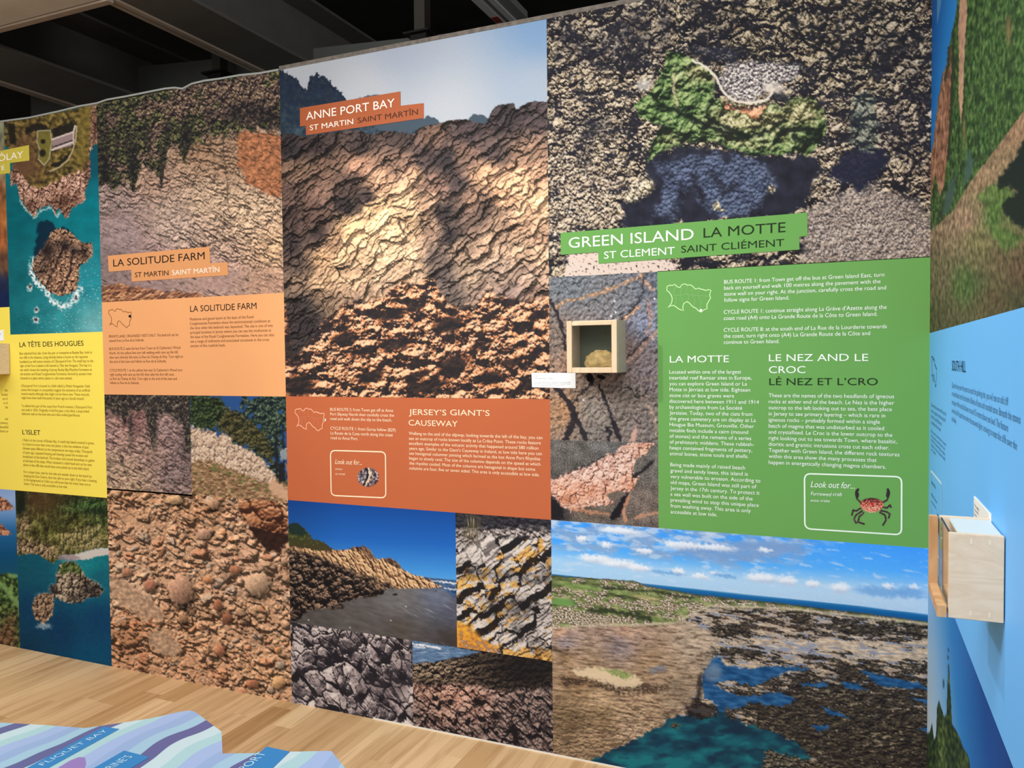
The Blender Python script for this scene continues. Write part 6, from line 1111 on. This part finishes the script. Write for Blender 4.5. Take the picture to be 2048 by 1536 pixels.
isle_map(ps, mat('umber_ink', (120, 74, 40), .6), None, PL_P, (217, 618), (262.5, 616), (218, 657), .003, (.93, .42), K_ink)

# yellow panel (L-shaped)
M_yel = mat('yellow_vinyl', (254, 230, 94), .55, .25, .012, 3)
py_ = mesh_obj('text_panel', [(x, -.0016, z) for x, z in ((-5.4, .913), (-3.661, .913), (-3.661, 1.802), (-4.395, 1.802), (-4.395, 1.959), (-5.4, 1.959))], [(0, 1, 2, 3, 4, 5)], M_yel); tag(py_, 'yellow text panel with dark lettering below the fort headland print', 'text panel')
K_olive = mat('olive_ink', (150, 122, 32), .6)
words('heading', py_, K_ink, PL_P, ['LA TÊTE DES HOUGUES'], (39, 694.2), None, (0, None, (167, 691.3)), 9.6)
words('heading', py_, K_ink, PL_P, ['L’ISLET'], (44.9, 868.6), None, (0, None, (80.6, 869.2)), 9.2)
para(py_, K_olive, ['Best admired from afar, from the pier or viewpoint at Bouley Bay, look to', 'the cliffs in the distance. Lying directly below a house on the opposite', 'headland you will notice remains of L’Etacquerel Fort. The small bay to the', 'right of the Fort is below a hill named La Tête des Hougues. This bay is a', 'site which shows the meeting of Jersey Bouley Bay Rhyolite Formation at', 'the bottom and Rozel Conglomerate Formation, formed by ancient river', 'channels in a place where plants or soils even existed.'], (39, 709.4), (41.5, 758.7), (0, None, (184, 707.6)))
para(py_, K_olive, ['L’Etacquerel Fort is located in a field called La Petite Houguette. Field', 'names like hougue or pouquelaye suggest the existence of an artificial', 'mound nearby although that might not be there now. These mounds', 'might have been built thousands of years ago as a burial mound.'], (42, 773.8), (43, 797.8), (0, None, (179.2, 772)))
para(py_, K_olive, ['To defend this part of the coast from French invasion, L’Etacquerel Fort', 'was built in 1836. Originally it had five guns, a dry ditch, a loop-holed', 'defensive wall on the land side and a flat-roofed guardhouse.'], (43, 813.9), (44, 829.8), (0, None, (184, 813.4)))
para(py_, K_olive, ['L’Islet is in the corner of Bouley Bay. A small tidal island covered in green,', 'it is home to more than trees and plants, it also has evidence of past', 'climates quite different to the temperatures we enjoy today. Thousands', 'of years ago, repeated freezing and thawing caused the erosion and', 'breakdown of the bedrock. The broken rock moved downslope to gather', 'at the base of the slope. What remained is called head and can be seen', 'above in the cliffs that would have once joined up to the little island.'], (45, 882.2), (47.4, 932), (0, None, (188.5, 889)))
para(py_, K_olive, ['For a closer look, wait for low tide and wander down to the beach by', 'keeping the Dive Centre, then the café on your right. If you hear a buzzing', 'in the background at L’Islet you will know that the miner bees are at', 'home. This area is only accessible at low tide.'], (47.4, 945.7), (48.8, 969.6), (1, (47.9, 953.5), (193.4, 962.3)))
para(py_, K_olive, ['the', 'houses', 'out of', 'or of', 'the'], (15, 783), (16, 817), (1, (3, 791), (15, 791.5)), right=True)
para(py_, K_olive, ['sea', 'century,', 'beautiful', 'residence or'], (16, 840), (17.5, 865), (1, (0, 848), (16, 849)), right=True)

# ---------------------------------------------------------------- stepped title banners
def banner(px, m, label):
    o = flat('title_banner', px, m, -.0034); return tag(o, label, 'title banner')
K_cream2 = mat('ivory_ink', (252, 240, 224), .6)
b1 = banner([(599.8, 216.2), (800.7, 182.9), (801, 211.6), (847.2, 206.1), (847.5, 236.2), (612.3, 270.4), (611.5, 251.3), (600, 253.2)], mat('rust_banner', (168, 88, 50), .55), 'rust stepped title banner on the crag print')
words('title', b1, K_cream2, PL_B, ['ANNE PORT BAY'], (612.3, 240.3), None, (0, None, (789.3, 213.5)), 15.6)
words('subtitle', b1, K_cream2, PL_B, ['ST MARTIN'], (619.7, 260.8), None, (0, None, (706.4, 248.5)), 10.4)
words('subtitle', b1, K_brown, PL_B, ['SAINT MARTÎN'], (715.4, 246.3), None, (0, None, (835.8, 229.4)), 10.6, label='dark brown subtitle')
b2 = banner([(1121, 466), (1614.4, 425), (1615.2, 471.5), (1598.8, 473.8), (1598.8, 499.2), (1197.2, 527.3), (1196.4, 503.9), (1121.8, 509.8)], mat('green_banner', (104, 160, 80), .55), 'green stepped title banner on the islet rubble print')
words('title', b2, K_white, PL_B, ['GREEN ISLAND'], (1137.4, 496.1), None, (0, None, (1387.4, 478.5)), 20.5)
words('title', b2, K_green_dark, PL_B, ['LA MOTTE'], (1407, 475.4), None, (0, None, (1571, 463.7)), 19, label='dark green title')
words('subtitle', b2, K_white, PL_B, ['ST CLEMENT'], (1208.1, 517.6), None, (0, None, (1349.5, 507)), 14.2)
words('subtitle', b2, K_green_dark, PL_B, ['SAINT CLIÉMENT'], (1362.4, 505.5), None, (0, None, (1568.3, 491)), 13.6, label='dark green subtitle')
b3 = banner([(215.5, 511.5), (419, 493.3), (420.7, 526.6), (455, 524), (456.7, 550.3), (263.4, 563.3), (262.5, 540), (217.4, 543.6)], mat('tan_banner', (220, 154, 100), .55), 'pale orange stepped title banner on the ivy bank print')
words('title', b3, K_ink, PL_B, ['LA SOLITUDE FARM'], (226.5, 533.2), None, (0, None, (409.3, 518.4)), 14)
words('subtitle', b3, K_ink, PL_B, ['ST MARTIN'], (269.8, 554.8), None, (0, None, (337, 551)), 9.6)
words('subtitle', b3, K_cream2, PL_B, ['SAINT MARTÎN'], (344.3, 550.3), None, (0, None, (438.9, 543.9)), 9.8, label='cream subtitle')
b4 = banner([(-130, 328), (58, 290), (58.8, 321), (20, 326), (20.6, 346), (-90, 362), (-90, 340), (-130, 345)], mat('olive_yellow_banner', (196, 180, 70), .55), 'yellow-green stepped title banner cut by the left edge of the frame')
words('title', b4, K_cream2, PL_B, ['BOUÔLAY'], (46.5, 315), None, (0, (-42, 329), (46.5, 315)), 13, right=True)
words('subtitle', b4, K_cream2, PL_B, ['TRINNETÉ'], (9.4, 339.5), None, (0, (-56, 349), (9.4, 339.5)), 8.5, right=True)

# ---------------------------------------------------------------- cut-out animal prints
def cutout(name, parent, fn, x0, y0, x1, y1, step, pl=PL_P):
    nu = int((x1-x0)/step)+1; nv = int((y1-y0)/step)+1
    px, py = np.meshgrid(np.linspace(x0, x1, nu), np.linspace(y0, y1, nv))
    rgb, a = fn(px, py); V = np.array([pl.at(float(x), float(y)) for x, y in zip(px.ravel(), py.ravel())])
    me, u = grid_mesh(name, V, nu, nv, (a > .5).ravel()); add_picture(me, rgb.reshape(-1, 3)[u]); me.materials.append(M_print)
    o = bpy.data.objects.new(name, me); COL.objects.link(o); o.parent = parent; return o
def art_shell(x, y):
    X = (x-736)/21.5; Y = (y-954.5)/20.; a = 1-sm(.97, 1.0, np.sqrt((X*.96+Y*.1)**2+(Y-X*.08)**2)+fbm(x/7, y/7, 3, 3)*.05)
    n = fbm(x/4, y/6, 4, 4); m = fbm(x/9, y/5, 3, 5); c = ramp(n+m*.5, (-.5, (36, 32, 36)), (-.1, (94, 82, 88)), (.2, (150, 126, 128)), (.5, (206, 190, 186)), (.8, (236, 230, 226)))
    c = mix(c, (120, 140, 146), blob(x, y, 728, 952, 10, 14, 10)*.5*sm(-.2, .3, m))
    c = mix(c, (226, 206, 176), line(x, y, [(737, 936), (740, 946), (738, 958), (731, 970)], 2.2, 1.2, 2, 6)*.9); c = mix(c, (30, 26, 30), line(x, y, [(733, 936), (736, 948), (733, 960), (727, 970)], 1.6, 1, 2, 6)*.9)
    c = mix(c, (150, 96, 92), blob(x, y, 744, 966, 8, 8)*.4*sm(-.1, .3, n))
    return c, a
cutout('shell_picture', pr_, art_shell, 712, 931, 761, 978, .9)
def art_crab(x, y):
    c = np.zeros(x.shape+(3,))+np.array((64, 46, 48.)); a = np.zeros(x.shape)
    legs = [[(1722, 1016), (1712, 1022), (1706, 1020), (1704, 1030)], [(1724, 1022), (1712, 1030), (1708, 1038), (1712, 1046)], [(1727, 1026), (1718, 1034), (1716, 1044), (1728, 1048)], [(1764, 1014), (1774, 1016), (1780, 1010), (1782, 1014)], [(1762, 1021), (1774, 1024), (1780, 1028), (1777, 1036)], [(1760, 1025), (1770, 1030), (1772, 1040), (1766, 1050)], [(1722, 1006), (1714, 998), (1712, 990)], [(1764, 1006), (1774, 1000), (1777, 992)]]
    for l in legs: a = np.maximum(a, line(x, y, l, 2.3, .8))
    cl = np.maximum.reduce([blob(x, y, 1714, 988, 4.5, 9, -10, .8), poly(x, y, [(1712, 990), (1711, 980), (1715, 976), (1720, 977), (1717, 983), (1716, 991)], .6), blob(x, y, 1776, 988, 4.5, 9, 10, .8), poly(x, y, [(1778, 990), (1780, 981), (1777, 976), (1772, 977), (1774, 984), (1774, 992)], .6)])
    a = np.maximum(a, cl)
    c = mix(c, (150, 120, 116), sm(.1, .4, fbm(x/3, y/3, 3, 3))*.6); c = mix(c, (40, 36, 44), cl*.6)
    sh = poly(x, y, [(1719, 1010), (1722, 1002), (1730, 997), (1742, 995), (1756, 997), (1765, 1002), (1768, 1010), (1762, 1019), (1752, 1025), (1738, 1026), (1726, 1020)], .8)
    sc = ramp(fbm(x/4, y/3, 4, 5)+(y-1010)/40, (-.6, (96, 46, 44)), (-.1, (196, 84, 70)), (.2, (214, 130, 104)), (.5, (226, 190, 160)))
    sc = mix(sc, (44, 34, 38), sm(.0, .4, fbm(x/3, y/3, 3, 6)-(y-1004)/18)*.8); sc = mix(sc, (190, 40, 40), blob(x, y, 1744, 1008, 3.5, 3))
    return mix(c, sc, sh), np.maximum(a, sh)
cutout('crab_picture', pg, art_crab, 1698, 970, 1788, 1056, .8)

# ---------------------------------------------------------------- blue panel on the right-hand wall
pb = mesh_obj('text_panel', [(XC-.0016, -2.3, .969), (XC-.0016, 0, .969), (XC-.0016, 0, 1.708), (XC-.0016, -2.3, 1.708)], [(3, 2, 1, 0)], mat('sky_blue_vinyl', (104, 182, 250), .5, .3, .01, 3, gain=1.)); tag(pb, 'light blue text panel with dark lettering on the right-hand wall', 'text panel')
K_slate = mat('slate_ink', (70, 120, 158), .6); K_navy = mat('navy_ink', (24, 52, 84), .6)
words('heading', pb, K_navy, PL_S, ['SOUTH HILL'], (1903.6, 741), None, (0, None, (1931, 744.5)), 20)
words('paragraph', pb, K_slate, PL_S, ['Quarried away over the years to reach the parking site, you will see an old cliff', 'or raised beach and the shoreline. Blocks of loess and rounded stone. Beneath the stones', 'are layers of fine sand laid down around 15 metres above sea level. The feature', 'is what is left of past times when the sea was higher, moving to meet the cliffs over the', 'old valley.'], (1903.6, 774.5), (1903.6, 842), (0, None, (2015.6, 811)))
words('paragraph', pb, K_slate, PL_S, ['From the town walk up to', 'the car park at the top of', 'the hill and follow it', 'round to the view'], (1862.3, 812.5), (1862.3, 847), (0, None, (1891.7, 830)))
words('paragraph', pb, K_slate, PL_S, ['By cycle take the route', 'along the sea front to', 'the hill and follow the', 'signs to the South Hill', 'car park'], (1862.3, 864), (1862.3, 900), (0, None, (1891.7, 886)))
isle_map(pb, K_navy, None, PL_S, (1863, 709), (1873, 727), (1863, 760), .004, None, None)
ribbon('look_out_frame', pb, mat('frame_ice', (214, 240, 255), .5), PL_S, rounded([(1861.5, 941), (1883, 967), (1883, 1127), (1861.5, 1079)], 3), .0075, True)
words('script_heading', pb, K_navy, PL_S, ['Look out for...'], (1862.5, 966), None, (0, None, (1872, 980)), 8, shear=.28)
words('script_line', pb, K_navy, PL_S, ['Wall lizard'], (1862.5, 990), None, (0, None, (1873.5, 1006)), 5, shear=.28)
words('script_line', pb, K_navy, PL_S, ['eune lézarde'], (1862.5, 1003), None, (0, None, (1872, 1018)), 4, shear=.28)
flat('lizard_picture', [(1874.5, 1026), (1876, 1032), (1879, 1045), (1879.5, 1060), (1878.5, 1068), (1879, 1082), (1878.4, 1092), (1877.4, 1070), (1876, 1062), (1874.6, 1078), (1874.2, 1066), (1872.2, 1050), (1872.6, 1040), (1874, 1036)], mat('lizard_print', (58, 58, 44), .6), -.0024, 'side', pb)

# ---------------------------------------------------------------- wooden display boxes
M_ply = wood('birch_ply', (230, 210, 184), (220, 198, 168), (3, 3, 7), .5, 4); M_ply2 = wood('birch_frame', (232, 208, 174), (220, 190, 152), (6, 6, 1.5), .5, 1.5); M_plug = mat('filler_plug', (236, 222, 196), .6); M_in = mat('grey_lining', (104, 108, 92), .7)
M_glass = bpy.data.materials.new('clear_glazing'); M_glass.use_nodes = True; b_ = M_glass.node_tree.nodes['Principled BSDF']
b_.inputs['Transmission Weight'].default_value = 1; b_.inputs['Roughness'].default_value = .02; b_.inputs['IOR'].default_value = 1.12; b_.inputs['Base Color'].default_value = (.95, .98, .96, 1)
def display_box(x0, x1, z0, z1, dep, label):
    """box hanging on the back wall: open front framed in birch, glazed, dark lining"""
    r = empty('display_box', ((x0+x1)/2, -.003, z0)); tag(r, label, 'display box'); t = .014; y0 = -.0045; y1 = -dep
    M = M_ply
    box_obj('back_board', M_in, r, (x0+t, y0-.01, z0+t, x1-t, y0, z1-t))
    box_obj('side_board', M, r, (x0, y1, z0, x0+t, y0, z1), bevel=.0012); box_obj('side_board', M, r, (x1-t, y1, z0, x1, y0, z1), bevel=.0012)
    box_obj('top_board', M, r, (x0+t, y1+.004, z1-t, x1-t, y0, z1), bevel=.0012); box_obj('bottom_board', M, r, (x0+t, y1, z0, x1-t, y0, z0+t), bevel=.0012)
    f = .021; yf = y1-.016
    box_obj('frame_stile', M_ply2, r, (x0, yf, z0, x0+f, y1, z1), bevel=.0015); box_obj('frame_stile', M_ply2, r, (x1-f, yf, z0, x1, y1, z1), bevel=.0015)
    box_obj('frame_rail', M_ply2, r, (x0+f, yf+.001, z1-f+.002, x1-f, y1, z1-.005), bevel=.0012); box_obj('frame_rail', M_ply2, r, (x0+f, yf, z0, x1-f, y1, z0+f), bevel=.0012)
    box_obj('glass', M_glass, r, (x0+t, y1+.004, z0+t, x1-t, y1+.007, z1-t))
    return r
display_box(-1.007, -.808, 1.579, 1.779, .119, 'square birch display box with a glazed front holding a yellow stone')
display_box(-4.612, -4.403, 1.578, 1.752, .119, 'birch display box cut by the left edge of the frame, on the yellow panel')
# the stone
def stone():
    b = bmesh.new(); bmesh.ops.create_icosphere(b, subdivisions=5, radius=1); rnd = random.Random(4)
    from mathutils import noise as mn
    for v in b.verts:
        p = v.co.copy(); k = 1+.2*mn.noise(p*1.5+Vector((3, 1, 7)))+.12*mn.noise(p*3.6+Vector((9, 2, 1)))+.06*mn.noise(p*9)+.03*mn.noise(p*22)
        x, y, z = p*k; z = max(z, -.62+.05*mn.noise(p*5)); z *= 1-.26*max(0, x-.1)
        v.co = Vector((x*.071, y*.036, (z+.58)*.044))
    me = bpy.data.meshes.new('stone'); b.to_mesh(me); b.free(); me.polygons.foreach_set('use_smooth', [True]*len(me.polygons))
    o = bpy.data.objects.new('stone', me); COL.objects.link(o); m = mat('ochre_stone', (216, 180, 122), .9, .1, .4, 38); nt = m.node_tree; bs = nt.nodes['Principled BSDF']
    n = nt.nodes.new('ShaderNodeTexNoise'); n.inputs['Scale'].default_value = 90; n.inputs['Detail'].default_value = 5; bp = nt.nodes.new('ShaderNodeBump'); bp.inputs['Strength'].default_value = .6; bp.inputs['Distance'].default_value = .004
    nt.links.new(n.outputs['Fac'], bp.inputs['Height']); nt.links.new(bp.outputs['Normal'], bs.inputs['Normal']); me.materials.append(m); return o
st = stone(); st.location = (-.884, -.064, 1.5945); tag(st, 'lumpy yellow-ochre stone inside the square display box', 'stone')

# box on the right-hand wall (faces the corner)
YN, YF, ZL, ZH = -1.458, -1.288, 1.177, 1.326
XF = float(on_wall(1898, 1066, YN)[0]); XR = XF-.018
r = empty('display_box', (XC-.003, (YN+YF)/2, ZL)); tag(r, 'birch display box on the light blue right-hand wall', 'display box'); t = .013; xb_ = XC-.0035
box_obj('back_board', M_ply, r, (xb_-.008, YN+t, ZL+t, xb_, YF-t, ZH-t))
near = box_obj('side_board', M_ply, r, (XF, YN, ZL, xb_, YN+t, ZH), bevel=.001)
for zz in (ZL+.012, ZH-.012):
    for xx in (XF+.034, XF+.062): box_obj('filler_plug', M_plug, near, (xx-.0014, YN-.0003, zz-.0045, xx+.0014, YN+.001, zz+.0045))
box_obj('side_board', M_ply, r, (XF, YF-t, ZL, xb_, YF, ZH), bevel=.001); box_obj('bottom_board', M_ply, r, (XF, YN+t, ZL, xb_, YF-t, ZL+t), bevel=.001)
box_obj('top_board', mat('white_lid', (206, 214, 210), .4), r, (XF+.016, YN+t, ZH-.008, xb_, YF-t, ZH-.002), bevel=.001)
box_obj('glass', M_glass, r, (XF+.001, YN+t, ZL+t, XF+.004, YF-t, ZH-.002))
f = .02
M_fr = wood('birch_edge', (214, 172, 126), (190, 142, 96), (6, 6, 1.5), .5, 1.5)
box_obj('frame_stile', M_fr, r, (XR, YN, ZL, XF-.003, YN+f, ZL+.02)); box_obj('frame_stile', M_fr, r, (XR, YF-f, ZL, XF-.003, YF, ZH), bevel=.001)
box_obj('frame_rail', M_fr, r, (XR, YN+f, ZL, XF-.003, YF-f, ZL+f), bevel=.001)

# ---------------------------------------------------------------- caption cards
M_card = mat('white_card', (250, 250, 248), .5); K_grey = mat('grey_ink', (150, 150, 148), .6)
def card(px, label, side=False):
    pl = 'side' if side else 'wall'
    o = flat('caption_card', px, M_card, -.004, pl)
    b = bmesh.new(); b.from_mesh(o.data); ge = bmesh.ops.extrude_face_region(b, geom=b.faces[:]); 
    for v in ge['geom']:
        if isinstance(v, bmesh.types.BMVert): v.co += Vector((.0022, 0, 0)) if side else Vector((0, .0022, 0))
    bmesh.ops.recalc_face_normals(b, faces=b.faces[:]); b.to_mesh(o.data); b.free()
    return tag(o, label, 'caption card')
PL_C = Plane('wall', -.0044)
c1 = card([(1063, 745.5), (1151, 746), (1151.3, 776.5), (1064, 774.5)], 'white caption card at the lower left of the square display box')
words('caption_heading', c1, K_grey, PL_C, ['Loess'], (1068, 753), None, (0, None, (1076, 753)), 2.4); words('caption_heading', c1, K_grey, PL_C, ['Green Island, Jersey, St Clement'], (1068, 757.5), None, (0, None, (1106, 757.8)), 2.4)
words('caption_text', c1, K_grey, PL_C, ['Loess is fine wind-blown dust deposited by the ice age winds,', 'and is found at the coastline and cliffs. It is washed by waves', 'from here and erodes quickly in the winter storms.'], (1068, 765.2), (1068, 771.8), (0, None, (1141, 766.6)))
c2 = card([(-24, 664), (6.5, 659.5), (7, 681), (-23, 683.5)], 'white caption card above the display box at the left edge')
words('caption_text', c2, K_grey, PL_C, ['Jersey rhyolite', 'Bouley Bay'], (-20, 670), (-20, 676), (0, None, (2, 667)))
PL_CS = Plane('side', -.0044)
c3 = card([(1947.5, 992.5), (1979.5, 1027.5), (1980, 1075), (1948, 1050)], 'white caption card behind the top of the display box on the right-hand wall', True)
words('caption_text', c3, mat('dark_grey_ink', (96, 100, 98), .6), PL_CS, ['Flint pebble', 'South Hill', 'beach'], (1949, 1012), (1949, 1030), (0, None, (1958, 1022)))

# ---------------------------------------------------------------- map table in the foreground
ZT = .8
def tp(x, y, z=ZT): return Vector(on_level(x, y, z))
out = [tp(*p) for p in ((0, 1445), (45, 1447.5), (90, 1450), (135, 1453.5), (170, 1456), (210, 1450.5), (300, 1437), (362, 1423), (380, 1421), (390, 1423.5), (443, 1463), (445, 1507), (525, 1506), (578, 1503.5), (640, 1502), (663, 1502), (690, 1536))]
out += [Vector((-.86, -1.80, ZT)), Vector((-.95, -2.35, ZT)), Vector((-1.6, -2.42, ZT)), Vector((-2.0, -2.25, ZT)), Vector((-1.95, -1.95, ZT))]
def strata_mat():
    m = bpy.data.materials.new('strata_laminate'); m.use_nodes = True; nt = m.node_tree; N = nt.nodes; L = nt.links; b = N['Principled BSDF']; b.inputs['Roughness'].default_value = .35; b.inputs['Specular IOR Level'].default_value = .3
    g = N.new('ShaderNodeNewGeometry'); s = N.new('ShaderNodeSeparateXYZ'); L.new(g.outputs['Position'], s.inputs[0])
    n = N.new('ShaderNodeTexNoise'); n.inputs['Scale'].default_value = 5.5; n.inputs['Detail'].default_value = 1; mp = N.new('ShaderNodeMapping'); mp.inputs['Scale'].default_value = (.4, 1, 1); L.new(g.outputs['Position'], mp.inputs['Vector']); L.new(mp.outputs[0], n.inputs['Vector'])
    def M(op, a, c=None, e=None):
        k = N.new('ShaderNodeMath'); k.operation = op
        for i, v in enumerate((a, c, e)):
            if v is None: continue
            if isinstance(v, (int, float)): k.inputs[i].default_value = v
            else: L.new(v, k.inputs[i])
        return k.outputs[0]
    q = M('ADD', M('MULTIPLY', M('SUBTRACT', n.outputs['Fac'], .5), .1), M('ADD', s.outputs['X'], M('MULTIPLY', s.outputs['Y'], -.06)))
    fr = M('FRACT', M('DIVIDE', M('ADD', q, 1.9125), .215))
    cr = N.new('ShaderNodeValToRGB'); cr.color_ramp.interpolation = 'CONSTANT'; e = cr.color_ramp.elements
    seq = [(0, (88, 92, 140)), (.17, (184, 204, 208)), (.34, (160, 194, 198)), (.5, (152, 172, 208)), (.68, (140, 164, 200)), (.84, (150, 184, 202))]
    e[0].position = 0; e[0].color = (*[v*ALB for v in lin(seq[0][1])], 1); e[1].position = seq[1][0]; e[1].color = (*[v*ALB for v in lin(seq[1][1])], 1)
    for p, c in seq[2:]:
        k = e.new(p); k.color = (*[v*ALB for v in lin(c)], 1)
    L.new(fr, cr.inputs['Fac']); L.new(cr.outputs['Color'], b.inputs['Base Color']); return m
tb = empty('map_table', (-1.4, -2.05, 0)); tag(tb, 'map table with a jagged blue striped top in the foreground', 'table')
top_ = prism('table_top', strata_mat(), tb, out, (0, 0, -.03))
box_obj('plinth', mat('table_plinth', (206, 214, 220), .6), tb, (-1.72, -2.2, 0, -1.1, -1.92, ZT-.03))
PT = Plane('table', ZT+.0012); K_lab = mat('label_blue', (52, 122, 176), .45); K_labt = mat('label_type', (166, 200, 218), .5)
def place_label(px, text, first, right, cap):
    P = [Vector(on_level(x, y, ZT+.0006)) for x, y in px]
    o = mesh_obj('place_label', P, [tuple(range(len(P)))], K_lab, top_)
    if o.data.polygons[0].normal.z < 0: o.data.flip_normals()
    for t_, f_, r_ in zip(text, first, right): words('place_name', o, K_labt, PT, [t_], f_, None, (0, None, r_), cap)
place_label([(40, 1543), (208, 1453), (239, 1458), (84, 1543)], ['FLIQUET BAY'], [(86, 1531)], [(217, 1461)], .0145)
place_label([(120, 1575), (248, 1501), (299, 1514), (180, 1585)], ['ST CATHERINE’S'], [(146, 1585)], [(266, 1513)], .02)
place_label([(420, 1590), (533, 1493), (580, 1503), (490, 1590)], ['ANNE PORT', 'BAY'], [(430, 1590), (478, 1582)], [(534, 1506), (512, 1536)], .02)
pm = [tp(x, y, ZT+.0005) for x, y in ((100, 1545), (122, 1532), (140, 1521), (158, 1514), (170, 1515), (172, 1528), (166, 1545))]
o = mesh_obj('mauve_patch', pm, [tuple(range(len(pm)))], mat('mauve_print', (140, 116, 172), .45), top_)
if o.data.polygons[0].normal.z < 0: o.data.flip_normals()
